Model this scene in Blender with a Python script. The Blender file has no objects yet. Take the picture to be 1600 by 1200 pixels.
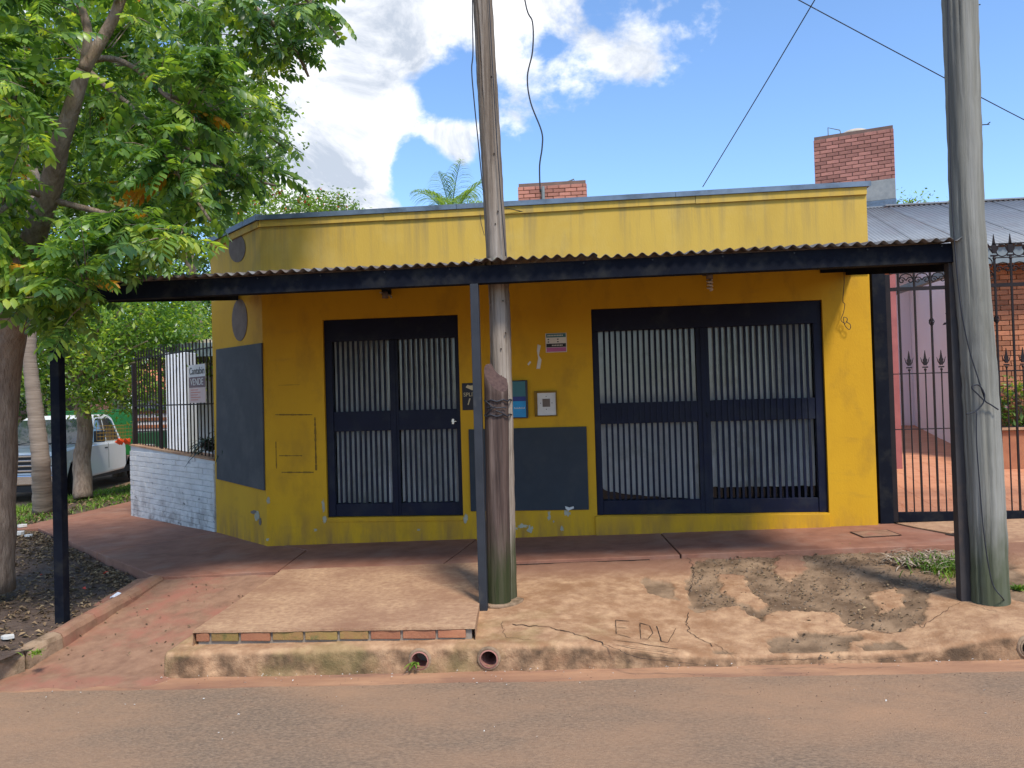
import bpy, bmesh, math, random
from mathutils import Vector, Matrix, noise
random.seed(7)
R = math.radians
sc = bpy.context.scene
COL = sc.collection

# ------------------------------------------------------------------ camera
YAW, PITCH, ROLL = 0.10658, 0.01521, 0.02923
CAM = Vector((0, -8.1, 1.5))
fw0 = Vector((-math.sin(YAW), math.cos(YAW), 0)); rt0 = Vector((math.cos(YAW), math.sin(YAW), 0)); up0 = Vector((0, 0, 1))
FW = fw0 * math.cos(PITCH) + up0 * math.sin(PITCH)
u2 = up0 * math.cos(PITCH) - fw0 * math.sin(PITCH)
RT = rt0 * math.cos(ROLL) - u2 * math.sin(ROLL)
UP = u2 * math.cos(ROLL) + rt0 * math.sin(ROLL)
cd = bpy.data.cameras.new("camera"); cam = bpy.data.objects.new("camera", cd); COL.objects.link(cam)
cd.sensor_width = 36; cd.lens = 27.0; cd.clip_start = 0.05; cd.clip_end = 2000
m = Matrix((RT, UP, -FW)).transposed().to_4x4(); m.translation = CAM
cam.matrix_world = m
sc.camera = cam

def ray(px, py):
    return (px - 800) / 1200 * RT - (py - 600) / 1200 * UP + FW
def W(px, py, y=0.0):            # measured point on the plane Y = y
    v = ray(px, py); return CAM + v * ((y - CAM.y) / v.y)
def G(px, py, z=0.0):            # measured point on the ground height z
    v = ray(px, py); return CAM + v * ((z - CAM.z) / v.z)
def Dp(px, py, d):               # measured point at distance d
    return CAM + ray(px, py) * d

# ------------------------------------------------------------------ world, sun, exposure
SUN_AZ, SUN_EL = R(32), R(55)    # azimuth from -Y towards +X
SUN = Vector((math.sin(SUN_AZ) * math.cos(SUN_EL), -math.cos(SUN_AZ) * math.cos(SUN_EL), math.sin(SUN_EL)))
w = bpy.data.worlds.new("World"); sc.world = w; w.use_nodes = True
nt = w.node_tree; N = nt.nodes; L = nt.links
for n in list(N): N.remove(n)
out = N.new('ShaderNodeOutputWorld'); bg = N.new('ShaderNodeBackground'); L.new(bg.outputs[0], out.inputs[0])
SKY_STRENGTH = 0.15
bg.inputs[1].default_value = SKY_STRENGTH
sky = N.new('ShaderNodeTexSky'); sky.sky_type = 'NISHITA'; sky.sun_disc = False
sky.sun_elevation = SUN_EL; sky.sun_rotation = math.pi - SUN_AZ; sky.air_density = 1.0; sky.dust_density = 0.6; sky.ozone_density = 2.0
tc = N.new('ShaderNodeTexCoord')
def nmath(op, a, b=None, c=None, clamp=False):
    n = N.new('ShaderNodeMath'); n.operation = op; n.use_clamp = clamp
    for i, v in enumerate((a, b, c)):
        if v is None: continue
        if isinstance(v, (int, float)): n.inputs[i].default_value = v
        else: L.new(v, n.inputs[i])
    return n.outputs[0]
def wnoise(scale, detail, rough, off=(0, 0, 0), dist=0.0):
    mp = N.new('ShaderNodeMapping'); mp.inputs['Location'].default_value = off; mp.inputs['Scale'].default_value = (1, 1, 1.35)
    L.new(tc.outputs['Generated'], mp.inputs[0])
    n = N.new('ShaderNodeTexNoise'); n.inputs['Scale'].default_value = scale; n.inputs['Detail'].default_value = detail
    n.inputs['Roughness'].default_value = rough; n.inputs['Distortion'].default_value = dist
    L.new(mp.outputs[0], n.inputs['Vector']); return n.outputs['Fac']
def blob(px, py, r):              # a soft cloud bank in that direction of the sky; r in radians
    d = ray(px, py).normalized()
    vm = N.new('ShaderNodeVectorMath'); vm.operation = 'DISTANCE'; L.new(tc.outputs['Generated'], vm.inputs[0]); vm.inputs[1].default_value = d
    return nmath('POWER', 2.718, nmath('MULTIPLY', nmath('POWER', nmath('DIVIDE', vm.outputs['Value'], r), 2), -1))
f1 = wnoise(3.2, 9, 0.58, (1.3, 0.2, 0.5), 0.25)
f2 = wnoise(8.5, 6, 0.6, (4.3, 1.2, 0.1), 0.2)
f3 = wnoise(20, 6, 0.62, (2.3, 5.2, 7.1), 0.3)
cover = nmath('ADD', nmath('MULTIPLY_ADD', f1, 1.5, nmath('MULTIPLY_ADD', f2, 1.0, -0.72)), nmath('MULTIPLY', f3, 0.46))
for px, py, r, a in [(560, 60, .17, .42), (520, 220, .10, .36), (540, 300, .06, .45), (700, 60, .11, .34), (640, 165, .05, .12), (860, 20, .10, .28), (1000, 20, .11, .30),
                     (1110, 60, .07, .30), (890, 140, .06, .42), (810, 200, .045, .24), (705, 226, .038, .85), (980, 90, .05, .2), (1425, 55, .014, .22), (250, 200, .3, .3),
                     (690, 160, .05, -.85), (650, 255, .04, -.6), (660, 300, .05, -.8), (800, 270, .06, -.8), (740, 130, .03, -.4), (1300, 150, .16, -.34), (1000, 240, .13, -.34), (1560, 60, .2, -.35), (850, 75, .025, -.26), (845, 155, .02, -.1), (1230, 20, .05, -.2)]:
    cover = nmath('MULTIPLY_ADD', blob(px, py, r), a * .85, cover)
cm = N.new('ShaderNodeMapRange'); cm.interpolation_type = 'SMOOTHSTEP'
L.new(cover, cm.inputs[0]); cm.inputs[1].default_value = 0.82; cm.inputs[2].default_value = 1.08
sh = N.new('ShaderNodeMapRange'); L.new(nmath('MULTIPLY_ADD', wnoise(7.5, 9, 0.66, (9, 4, 2), 0.5), 1.5, nmath('MULTIPLY', cover, -0.22)), sh.inputs[0])
sh.inputs[1].default_value = 0.30; sh.inputs[2].default_value = 0.62
cc = N.new('ShaderNodeMix'); cc.data_type = 'RGBA'; L.new(sh.outputs[0], cc.inputs[0])
cc.inputs[6].default_value = (2.3, 2.55, 2.95, 1); cc.inputs[7].default_value = (4.9, 4.9, 4.95, 1)
# blue sky: deepen the physical sky's blue slightly
tint = N.new('ShaderNodeMix'); tint.data_type = 'RGBA'; tint.blend_type = 'MULTIPLY'; tint.inputs[0].default_value = 1
L.new(sky.outputs[0], tint.inputs[6]); tint.inputs[7].default_value = (.72, .85, .98, 1)
mx = N.new('ShaderNodeMix'); mx.data_type = 'RGBA'; L.new(nmath('MULTIPLY', cm.outputs[0], 0.96), mx.inputs[0]); L.new(tint.outputs[2], mx.inputs[6]); L.new(cc.outputs[2], mx.inputs[7])
L.new(mx.outputs[2], bg.inputs[0])

sl = bpy.data.lights.new("sun", 'SUN'); so = bpy.data.objects.new("sun", sl); COL.objects.link(so)
sl.energy = 2.25; sl.angle = R(10); sl.color = (1.0, 0.94, 0.85)
so.rotation_euler = SUN.to_track_quat('Z', 'Y').to_euler()
sc.view_settings.view_transform = 'Standard'; sc.view_settings.look = 'None'
sc.view_settings.exposure = 0.87; sc.view_settings.gamma = 1; sc.view_settings.use_curve_mapping = False

# ------------------------------------------------------------------ helpers
def tag(o, label=None, cat=None, group=None, kind=None):
    if label: o['label'] = label
    if cat: o['category'] = cat
    if group: o['group'] = group
    if kind: o['kind'] = kind
    return o
def empty(name, loc=(0, 0, 0), rz=0, parent=None):
    o = bpy.data.objects.new(name, None); COL.objects.link(o); o.location = loc; o.rotation_euler = (0, 0, rz); o.empty_display_size = .1
    if parent: o.parent = parent
    return o
def link(name, me, parent=None, loc=None, rot=None):
    o = bpy.data.objects.new(name, me); COL.objects.link(o)
    if parent: o.parent = parent
    if loc is not None: o.location = loc
    if rot is not None: o.rotation_euler = rot
    return o
class MB:
    def __init__(s): s.v = []; s.f = []; s.mi = []; s.m = 0
    def box(s, x0, x1, y0, y1, z0, z1, M=None, ch=0.0):
        b = len(s.v)
        P = [Vector((x, y, z)) for z in (z0, z1) for y in (y0, y1) for x in (x0, x1)]
        if M is not None: P = [M @ p for p in P]
        s.v += P
        for q in ((0, 2, 3, 1), (4, 5, 7, 6), (0, 1, 5, 4), (2, 6, 7, 3), (0, 4, 6, 2), (1, 3, 7, 5)):
            s.f.append([b + i for i in q]); s.mi.append(s.m)
        return s
    def bar(s, a, b, wx, wy=None, upv=(0, 0, 1)):       # rectangular bar from a to b
        a = Vector(a); b = Vector(b); d = b - a; ln = d.length
        if wy is None: wy = wx
        z = d.normalized(); u = Vector(upv)
        if abs(z.dot(u)) > .98: u = Vector((0, 1, 0))
        x = u.cross(z).normalized(); y = z.cross(x)
        M = Matrix((x, y, z)).transposed().to_4x4(); M.translation = a
        return s.box(-wx / 2, wx / 2, -wy / 2, wy / 2, 0, ln, M)
    def tube(s, pts, rad, n=8, cap=True, jit=0.0):
        pts = [Vector(p) for p in pts]
        if not isinstance(rad, (list, tuple)): rad = [rad] * len(pts)
        b = len(s.v); ref = None
        for i, p in enumerate(pts):
            t = (pts[min(i + 1, len(pts) - 1)] - pts[max(i - 1, 0)])
            t = t.normalized() if t.length > 1e-9 else Vector((0, 0, 1))
            if ref is None:
                ref = Vector((1, 0, 0)) if abs(t.x) < .8 else Vector((0, 1, 0))
            x = (ref - t * ref.dot(t)).normalized(); ref = x; y = t.cross(x)
            for k in range(n):
                a = 2 * math.pi * k / n
                rr = rad[i] * (1 + (jit * noise.noise(Vector((math.cos(a) * 1.3, math.sin(a) * 1.3, i * .6))) if jit else 0))
                s.v.append(p + (x * math.cos(a) + y * math.sin(a)) * rr)
        for i in range(len(pts) - 1):
            for k in range(n):
                k2 = (k + 1) % n
                s.f.append([b + i * n + k, b + i * n + k2, b + (i + 1) * n + k2, b + (i + 1) * n + k]); s.mi.append(s.m)
        if cap:
            s.f.append([b + k for k in range(n)][::-1]); s.mi.append(s.m)
            e = b + (len(pts) - 1) * n
            s.f.append([e + k for k in range(n)]); s.mi.append(s.m)
        return s
    def poly(s, pts):
        b = len(s.v); s.v += [Vector(p) for p in pts]; s.f.append(list(range(b, b + len(pts)))); s.mi.append(s.m); return s
    def prism(s, pts, ext):                              # polygon pushed along ext
        ext = Vector(ext); b = len(s.v); n = len(pts)
        pts = [Vector(p) for p in pts]; s.v += pts + [p + ext for p in pts]
        s.f.append(list(range(b, b + n))); s.mi.append(s.m)
        s.f.append(list(range(b + n, b + 2 * n))[::-1]); s.mi.append(s.m)
        for i in range(n):
            j = (i + 1) % n; s.f.append([b + j, b + i, b + n + i, b + n + j]); s.mi.append(s.m)
        return s
    def ring(s, c, r, th, axis='Y', n=14, m_=5):
        c = Vector(c); pts = []
        b = len(s.v)
        for i in range(n):
            a = 2 * math.pi * i / n
            for k in range(m_):
                q = 2 * math.pi * k / m_; rr = r + th * math.cos(q); h = th * math.sin(q)
                s.v.append(c + (Vector((rr * math.cos(a), h, rr * math.sin(a))) if axis == 'Y' else Vector((rr * math.cos(a), rr * math.sin(a), h))))
        for i in range(n):
            for k in range(m_):
                i2 = (i + 1) % n; k2 = (k + 1) % m_
                s.f.append([b + i * m_ + k, b + i2 * m_ + k, b + i2 * m_ + k2, b + i * m_ + k2]); s.mi.append(s.m)
        return s
    def mesh(s, name, mats, smooth=False, fix=True):
        me = bpy.data.meshes.new(name)
        me.from_pydata([tuple(v) for v in s.v], [], s.f)
        for mt in (mats if isinstance(mats, (list, tuple)) else [mats]): me.materials.append(mt)
        if any(s.mi): me.polygons.foreach_set('material_index', s.mi)
        if fix and len(s.f) < 20000:
            bm = bmesh.new(); bm.from_mesh(me); bmesh.ops.recalc_face_normals(bm, faces=bm.faces); bm.to_mesh(me); bm.free()
        if smooth: me.polygons.foreach_set('use_smooth', [True] * len(me.polygons))
        me.update(); return me
    def build(s, name, mats, parent=None, smooth=False, bevel=0, fix=True):
        me = s.mesh(name, mats, smooth, fix); o = link(name, me, parent)
        if bevel:
            md = o.modifiers.new('bevel', 'BEVEL'); md.width = bevel; md.segments = 2; md.limit_method = 'ANGLE'
        return o

# ------------------------------------------------------------------ materials
def mat(name, c1, c2=None, scale=6, rough=0.8, bump=0.0, bscale=40, detail=6, metal=0.0, c3=None, s3=1.5, t3=(.5, .7), spec=0.3, stretch=(1, 1, 1), coat=0, bdist=0.01, isl=0.0):
    m = bpy.data.materials.new(name); m.use_nodes = True
    nt = m.node_tree; N = nt.nodes; L = nt.links; b = N['Principled BSDF']
    b.inputs['Roughness'].default_value = rough; b.inputs['Metallic'].default_value = metal; b.inputs['Specular IOR Level'].default_value = spec
    if coat: b.inputs['Coat Weight'].default_value = coat; b.inputs['Coat Roughness'].default_value = .08
    tc = N.new('ShaderNodeTexCoord'); mp = N.new('ShaderNodeMapping'); mp.inputs['Scale'].default_value = stretch
    geo = N.new('ShaderNodeNewGeometry'); L.new(geo.outputs['Position'] if not isl else tc.outputs['Object'], mp.inputs[0])
    if c2 is None: c2 = tuple(x * .85 for x in c1)
    n1 = N.new('ShaderNodeTexNoise'); n1.inputs['Scale'].default_value = scale; n1.inputs['Detail'].default_value = detail; n1.inputs['Roughness'].default_value = .6
    L.new(mp.outputs[0], n1.inputs['Vector'])
    r = N.new('ShaderNodeMapRange'); r.inputs[1].default_value = .33; r.inputs[2].default_value = .67; L.new(n1.outputs['Fac'], r.inputs[0])
    mx = N.new('ShaderNodeMix'); mx.data_type = 'RGBA'; L.new(r.outputs[0], mx.inputs[0]); mx.inputs[6].default_value = (*c1, 1); mx.inputs[7].default_value = (*c2, 1)
    col = mx.outputs[2]
    if c3:
        n3 = N.new('ShaderNodeTexNoise'); n3.inputs['Scale'].default_value = s3; n3.inputs['Detail'].default_value = 8; n3.inputs['Roughness'].default_value = .65
        L.new(mp.outputs[0], n3.inputs['Vector'])
        r3 = N.new('ShaderNodeMapRange'); r3.inputs[1].default_value = t3[0]; r3.inputs[2].default_value = t3[1]; L.new(n3.outputs['Fac'], r3.inputs[0])
        m3 = N.new('ShaderNodeMix'); m3.data_type = 'RGBA'; L.new(r3.outputs[0], m3.inputs[0]); L.new(col, m3.inputs[6]); m3.inputs[7].default_value = (*c3, 1); col = m3.outputs[2]
    if isl:
        oi = N.new('ShaderNodeObjectInfo'); gi = N.new('ShaderNodeMath'); gi.operation = 'ADD'; L.new(oi.outputs['Random'], gi.inputs[0]); L.new(geo.outputs['Random Per Island'], gi.inputs[1])
        fr = N.new('ShaderNodeMath'); fr.operation = 'FRACT'; L.new(gi.outputs[0], fr.inputs[0])
        mr = N.new('ShaderNodeMapRange'); mr.inputs[3].default_value = 1 - isl; mr.inputs[4].default_value = 1 + isl; L.new(fr.outputs[0], mr.inputs[0])
        hs = N.new('ShaderNodeHueSaturation'); L.new(mr.outputs[0], hs.inputs['Value']); L.new(col, hs.inputs['Color']); col = hs.outputs[0]
    L.new(col, b.inputs['Base Color'])
    if bump:
        n2 = N.new('ShaderNodeTexNoise'); n2.inputs['Scale'].default_value = bscale; n2.inputs['Detail'].default_value = 8; n2.inputs['Roughness'].default_value = .65
        L.new(mp.outputs[0], n2.inputs['Vector'])
        bp = N.new('ShaderNodeBump'); bp.inputs['Strength'].default_value = bump; bp.inputs['Distance'].default_value = bdist; L.new(n2.outputs['Fac'], bp.inputs['Height']); L.new(bp.outputs[0], b.inputs['Normal'])
    return m
def leafmat(name, a, b_, c_=None, trans=.35, rough=.42, spec=.5):
    m = bpy.data.materials.new(name); m.use_nodes = True; nt = m.node_tree; N = nt.nodes; L = nt.links
    p = N['Principled BSDF']; o = N['Material Output']
    geo = N.new('ShaderNodeNewGeometry'); oi = N.new('ShaderNodeObjectInfo')
    ad = N.new('ShaderNodeMath'); ad.operation = 'ADD'; L.new(geo.outputs['Random Per Island'], ad.inputs[0]); L.new(oi.outputs['Random'], ad.inputs[1])
    fr = N.new('ShaderNodeMath'); fr.operation = 'FRACT'; L.new(ad.outputs[0], fr.inputs[0])
    nz = N.new('ShaderNodeTexNoise'); nz.inputs['Scale'].default_value = 1.6; nz.inputs['Detail'].default_value = 3; L.new(geo.outputs['Position'], nz.inputs['Vector'])
    mm = N.new('ShaderNodeMath'); mm.operation = 'MULTIPLY_ADD'; L.new(nz.outputs['Fac'], mm.inputs[0]); mm.inputs[1].default_value = 1.5; mm.inputs[2].default_value = -.75
    m2 = N.new('ShaderNodeMath'); m2.operation = 'MULTIPLY_ADD'; L.new(fr.outputs[0], m2.inputs[0]); m2.inputs[1].default_value = .75; L.new(mm.outputs[0], m2.inputs[2])
    cr = N.new('ShaderNodeValToRGB'); L.new(m2.outputs[0], cr.inputs[0])
    e = cr.color_ramp.elements; e[0].position = .1; e[0].color = (*a, 1); e[1].position = .62; e[1].color = (*b_, 1)
    if c_:
        q = e.new(.96); q.color = (*c_, 1)
    L.new(cr.outputs[0], p.inputs['Base Color']); p.inputs['Roughness'].default_value = rough; p.inputs['Specular IOR Level'].default_value = spec
    tr = N.new('ShaderNodeBsdfTranslucent'); hs = N.new('ShaderNodeMix'); hs.data_type = 'RGBA'; hs.blend_type = 'MULTIPLY'; hs.inputs[0].default_value = 1
    L.new(cr.outputs[0], hs.inputs[6]); hs.inputs[7].default_value = (2.3, 2.1, .7, 1); L.new(hs.outputs[2], tr.inputs[0])
    mx = N.new('ShaderNodeMixShader'); mx.inputs[0].default_value = trans; L.new(p.outputs[0], mx.inputs[1]); L.new(tr.outputs[0], mx.inputs[2]); L.new(mx.outputs[0], o.inputs[0])
    return m
M = {}
M['yellow'] = mat('yellow_paint', (.60, .325, .012), (.53, .28, .011), scale=1.6, rough=.72, bump=.25, bscale=60, c3=(.33, .175, .018), s3=2.3, t3=(.5, .8), stretch=(1, 1, .55), spec=.25)
M['yellow_hazy'] = mat('hazy_yellow_paint', (.58, .375, .07), (.51, .325, .06), scale=1.3, rough=.8, bump=.2, bscale=50, c3=(.36, .26, .10), s3=3.5, t3=(.55, .85), stretch=(1.4, 1, .4), spec=.2)  # wall yellow washed out: haze on the lit parapet put into the colour
M['coping'] = mat('grey_metal_coping', (.17, .22, .28), (.12, .16, .21), rough=.5, metal=.3, c3=(.08, .1, .12), s3=4)
M['navy'] = mat('navy_door_paint', (.007, .009, .026), (.004, .006, .018), rough=.5, spec=.18, bump=.1, bscale=90, c3=(.02, .024, .035), s3=3)
M['board'] = mat('slate_board_paint', (.026, .034, .043), (.018, .025, .033), rough=.6, c3=(.04, .045, .05), s3=3)
M['board2'] = mat('charcoal_board_paint', (.055, .058, .062), (.042, .045, .05), rough=.7, c3=(.075, .075, .075), s3=2)
M['curtain'] = mat('pale_curtain', (.80, .79, .76), (.66, .65, .63), scale=5, rough=.9, c3=(.5, .49, .45), s3=3)
M['dark'] = mat('unlit_room_black', (.012, .012, .014), rough=.9)
M['plaster'] = mat('bare_plaster', (.44, .40, .28), (.30, .27, .19), rough=.95, bump=.4)
M['stain'] = mat('brown_glue_mark', (.16, .09, .015), (.24, .14, .02), scale=20, rough=.9)
M['oval'] = mat('grey_primer', (.19, .15, .12), (.14, .11, .09), scale=9, rough=.9, bump=.3)
M['steel'] = mat('dark_grey_painted_steel', (.008, .010, .016), (.005, .006, .011), rough=.75, spec=.08, bump=.1, c3=(.022, .022, .022), s3=5)
M['post'] = mat('grey_post_paint', (.034, .037, .044), (.024, .027, .033), rough=.55, spec=.25, c3=(.06, .058, .055), s3=6, t3=(.6, .75))
M['postbrown'] = mat('brown_grey_post_paint', (.050, .044, .043), (.036, .032, .033), rough=.55, c3=(.075, .055, .045), s3=6)
M['sheet'] = mat('weathered_zinc_sheet', (.17, .17, .17), (.09, .088, .085), scale=5, rough=.6, metal=.2, c3=(.09, .065, .05), s3=5, t3=(.42, .62))
M['wood'] = mat('weathered_pole_wood', (.26, .205, .155), (.105, .08, .06), scale=30, rough=.95, bump=1, bscale=55, stretch=(1, 1, .035), c3=(.40, .34, .28), s3=14, t3=(.5, .68), spec=.1)
M['wood2'] = mat('reddish_stump_wood', (.105, .068, .055), (.042, .029, .025), scale=28, rough=.9, bump=1, bscale=50, stretch=(1, 1, .05), c3=(.20, .145, .12), s3=12, t3=(.52, .72), spec=.15)
M['wood3'] = mat('grey_pole_wood', (.25, .24, .20), (.145, .14, .118), scale=24, rough=.95, bump=.9, bscale=45, stretch=(1, 1, .03), c3=(.32, .31, .275), s3=9, spec=.1)
def mossify(m, base, h, colr=(.05, .075, .02), fade=.3):
    nt = m.node_tree; N = nt.nodes; L = nt.links; b = N['Principled BSDF']; src = b.inputs['Base Color'].links[0].from_socket
    g = N.new('ShaderNodeNewGeometry'); sp = N.new('ShaderNodeSeparateXYZ'); L.new(g.outputs['Position'], sp.inputs[0])
    nz = N.new('ShaderNodeTexNoise'); nz.inputs['Scale'].default_value = 14; nz.inputs['Detail'].default_value = 6
    mp = N.new('ShaderNodeMapping'); mp.inputs['Scale'].default_value = (1, 1, .3); L.new(g.outputs['Position'], mp.inputs[0]); L.new(mp.outputs[0], nz.inputs['Vector'])
    a = N.new('ShaderNodeMath'); a.operation = 'MULTIPLY_ADD'; L.new(nz.outputs['Fac'], a.inputs[0]); a.inputs[1].default_value = fade * 2; L.new(sp.outputs[2], a.inputs[2])
    r = N.new('ShaderNodeMapRange'); r.inputs[1].default_value = base + h + fade * 1.1; r.inputs[2].default_value = base + h * .6 + fade * .6; r.inputs[4].default_value = .72; L.new(a.outputs[0], r.inputs[0])
    mx = N.new('ShaderNodeMix'); mx.data_type = 'RGBA'; L.new(r.outputs[0], mx.inputs[0]); L.new(src, mx.inputs[6]); mx.inputs[7].default_value = (*colr, 1); L.new(mx.outputs[2], b.inputs['Base Color'])
mossify(M['wood'], -.1, .62, (.04, .055, .018)); mossify(M['wood2'], -.1, .62, (.030, .045, .012)); mossify(M['wood3'], -.05, .62, (.045, .062, .02))
M['red_cement'] = mat('red_cement_paving', (.33, .15, .092), (.23, .098, .06), scale=5, rough=.75, bump=.25, bscale=45, c3=(.33, .19, .13), s3=2.2, t3=(.5, .75), spec=.3)
M['tan_cement'] = mat('worn_tan_cement', (.54, .34, .195), (.36, .205, .12), scale=22, rough=.9, bump=.6, bscale=70, c3=(.30, .16, .095), s3=1.9, t3=(.42, .68), spec=.15)
M['ramp'] = mat('dirty_cement_ramp', (.34, .195, .12), (.23, .125, .078), scale=9, rough=.9, bump=.35, bscale=48, c3=(.33, .14, .092), s3=2.0, t3=(.52, .66), spec=.15)
M['kerb'] = mat('stained_kerb_concrete', (.38, .26, .165), (.25, .165, .105), scale=5, rough=.95, bump=.9, bscale=50, c3=(.13, .10, .06), s3=4.5, t3=(.5, .68), spec=.1)
M['asphalt'] = mat('red_dusted_asphalt', (.33, .225, .145), (.17, .118, .082), scale=75, rough=.93, bump=1, bscale=150, c3=(.40, .235, .135), s3=1.1, t3=(.40, .72), bdist=.008, spec=.15, stretch=(.55, 1, 1))
M['gutter'] = mat('red_dust_gutter', (.46, .25, .135), (.30, .15, .085), scale=2.5, rough=.9, bump=.5, bscale=60, c3=(.19, .10, .07), s3=2.2, stretch=(.5, 2, 1))
M['soil'] = mat('dark_soil', (.15, .10, .07), (.085, .056, .04), scale=9, rough=1, bump=1, bscale=28, c3=(.15, .11, .08), s3=6, bdist=.03)
M['earth'] = mat('red_earth_ground', (.22, .12, .075), (.15, .085, .055), scale=1, rough=1, bump=.5)
M['brick'] = mat('orange_brick', (.40, .17, .085), (.31, .12, .065), scale=5, rough=.9, bump=.5, bscale=60, isl=.28)
M['brickmoss'] = mat('mossy_brick', (.27, .19, .055), (.30, .15, .065), scale=7, rough=.9, bump=.5, bscale=60, c3=(.12, .12, .04), s3=9, t3=(.55, .7), isl=.2)
M['brickdark'] = mat('hazed_tank_brick', (.42, .19, .14), (.32, .14, .115), scale=4, rough=.95, bump=.4, bscale=60, isl=.25)  # brick lightened, pinkish haze mixed into its colour
M['mortar'] = mat('mortar', (.30, .25, .20), (.22, .18, .14), rough=.95, bump=.4)
M['mortar_dark'] = mat('dark_mortar', (.20, .13, .105), (.15, .10, .08), rough=.95, bump=.4)
M['whitebrick'] = mat('flaking_white_paint_brick', (.64, .62, .58), (.52, .50, .47), scale=7, rough=.85, bump=.6, bscale=50, c3=(.15, .15, .15), s3=8, t3=(.63, .70), stretch=(.6, .6, 1.6))
M['pink'] = mat('pink_wall_paint', (.90, .76, .74), (.86, .71, .69), scale=1, rough=.8)
M['redpaint'] = mat('red_pillar_paint', (.36, .12, .11), (.28, .09, .085), rough=.7)
M['orangefloor'] = mat('orange_floor_tile', (.62, .29, .16), (.50, .21, .11), scale=3.5, rough=.6, stretch=(.5, 2.5, 1), spec=.2)
M['tankgrey'] = mat('weathered_concrete_ring', (.33, .33, .31), (.22, .23, .23), scale=4, rough=.9, bump=.4)
M['whitepaint'] = mat('white_vehicle_paint', (.80, .80, .78), (.78, .78, .76), rough=.22, spec=.5, coat=.6)
M['chrome'] = mat('chrome_trim', (.62, .62, .62), rough=.18, metal=1)
M['rubber'] = mat('black_rubber', (.02, .02, .02), rough=.8)
M['blackplastic'] = mat('black_plastic', (.02, .021, .024), rough=.45)
M['glassdark'] = mat('tinted_glass', (.02, .03, .035), (.015, .025, .03), rough=.05, spec=.8, coat=.8)
M['greenmetal'] = mat('green_painted_metal', (.02, .16, .035), (.015, .11, .03), rough=.5)
M['iron'] = mat('black_brown_wrought_iron', (.022, .015, .015), (.012, .009, .010), rough=.6, spec=.2)
M['white'] = mat('white_wall_paint', (.70, .71, .73), (.62, .63, .66), rough=.8)
M['grey'] = mat('grey_fascia_paint', (.20, .24, .25), (.16, .19, .20), rough=.7)
M['orangehouse'] = mat('orange_house_paint', (.62, .22, .10), (.52, .18, .09), rough=.8)
M['zincroof'] = mat('pale_zinc_roof', (.27, .28, .29), (.20, .21, .215), scale=2, rough=.6, metal=.2, c3=(.25, .24, .25), s3=2)
M['cable'] = mat('black_cable', (.025, .027, .035), rough=.6)
M['paper'] = mat('paper_white', (.65, .62, .56), (.55, .52, .47), rough=.8)
M['cyan'] = mat('cyan_print', (.02, .28, .52), (.03, .22, .44), rough=.5)
M['teal'] = mat('teal_print', (.05, .16, .17), rough=.5)
M['magenta'] = mat('magenta_print', (.45, .12, .28), rough=.5)
M['blackprint'] = mat('black_print', (.02, .018, .022), rough=.5)
M['brownprint'] = mat('brown_print', (.16, .10, .10), rough=.6)
M['redprint'] = mat('red_print', (.5, .12, .08), rough=.6)
M['orangecloth'] = mat('orange_plastic', (.75, .09, .02), rough=.5)
M['groove'] = mat('dark_crack', (.035, .022, .016), rough=1)
M['bulb'] = mat('milky_bulb_glass', (.6, .55, .48), rough=.3)
M['cream'] = mat('cream_tank_lid', (.55, .47, .36), rough=.6)
M['blue'] = mat('blue_tank_lid', (.06, .16, .34), rough=.5)
M['bark'] = mat('tree_bark', (.36, .27, .20), (.18, .125, .09), scale=22, rough=.95, bump=1, bscale=40, stretch=(1, 1, .25), c3=(.34, .28, .22), s3=5, bdist=.03, spec=.1)
M['palmbark'] = mat('ringed_palm_bark', (.30, .235, .18), (.20, .15, .11), scale=5, rough=.9, bump=.6, bscale=7, stretch=(.4, .4, 5), bdist=.02)
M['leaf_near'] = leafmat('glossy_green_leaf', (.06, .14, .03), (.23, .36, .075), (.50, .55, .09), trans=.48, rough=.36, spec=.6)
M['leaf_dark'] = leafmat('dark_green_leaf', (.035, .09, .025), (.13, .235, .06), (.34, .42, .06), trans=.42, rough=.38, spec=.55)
M['leaf_far'] = leafmat('far_green_leaf', (.07, .14, .03), (.21, .33, .07), trans=.42)
M['leaf_yellow'] = leafmat('yellowing_leaf', (.55, .30, .02), (.45, .16, .02), trans=.35)
M['leaf_palm'] = leafmat('palm_leaf', (.10, .18, .04), (.22, .34, .08), trans=.4)
M['grass'] = leafmat('grass_blade', (.07, .14, .02), (.19, .30, .045), trans=.3, rough=.6, spec=.2)
M['litter'] = mat('dry_leaf_litter', (.27, .19, .10), (.13, .08, .045), scale=9, rough=.85, isl=.6)
M['flower'] = mat('red_flower', (.65, .07, .03), rough=.6)
M['flax'] = leafmat('dark_strap_leaf', (.02, .035, .022), (.035, .06, .03), trans=.15)

def glass_mat():
    m = bpy.data.materials.new('window_glass'); m.use_nodes = True; N = m.node_tree.nodes; L = m.node_tree.links
    for n in list(N): N.remove(n)
    o = N.new('ShaderNodeOutputMaterial'); t = N.new('ShaderNodeBsdfTransparent'); g = N.new('ShaderNodeBsdfGlossy'); g.inputs['Roughness'].default_value = .04
    t.inputs[0].default_value = (.8, .82, .82, 1); f = N.new('ShaderNodeFresnel'); f.inputs[0].default_value = 1.5
    x = N.new('ShaderNodeMixShader'); L.new(f.outputs[0], x.inputs[0]); L.new(t.outputs[0], x.inputs[1]); L.new(g.outputs[0], x.inputs[2]); L.new(x.outputs[0], o.inputs[0]); return m
M['glass'] = glass_mat()

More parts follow.
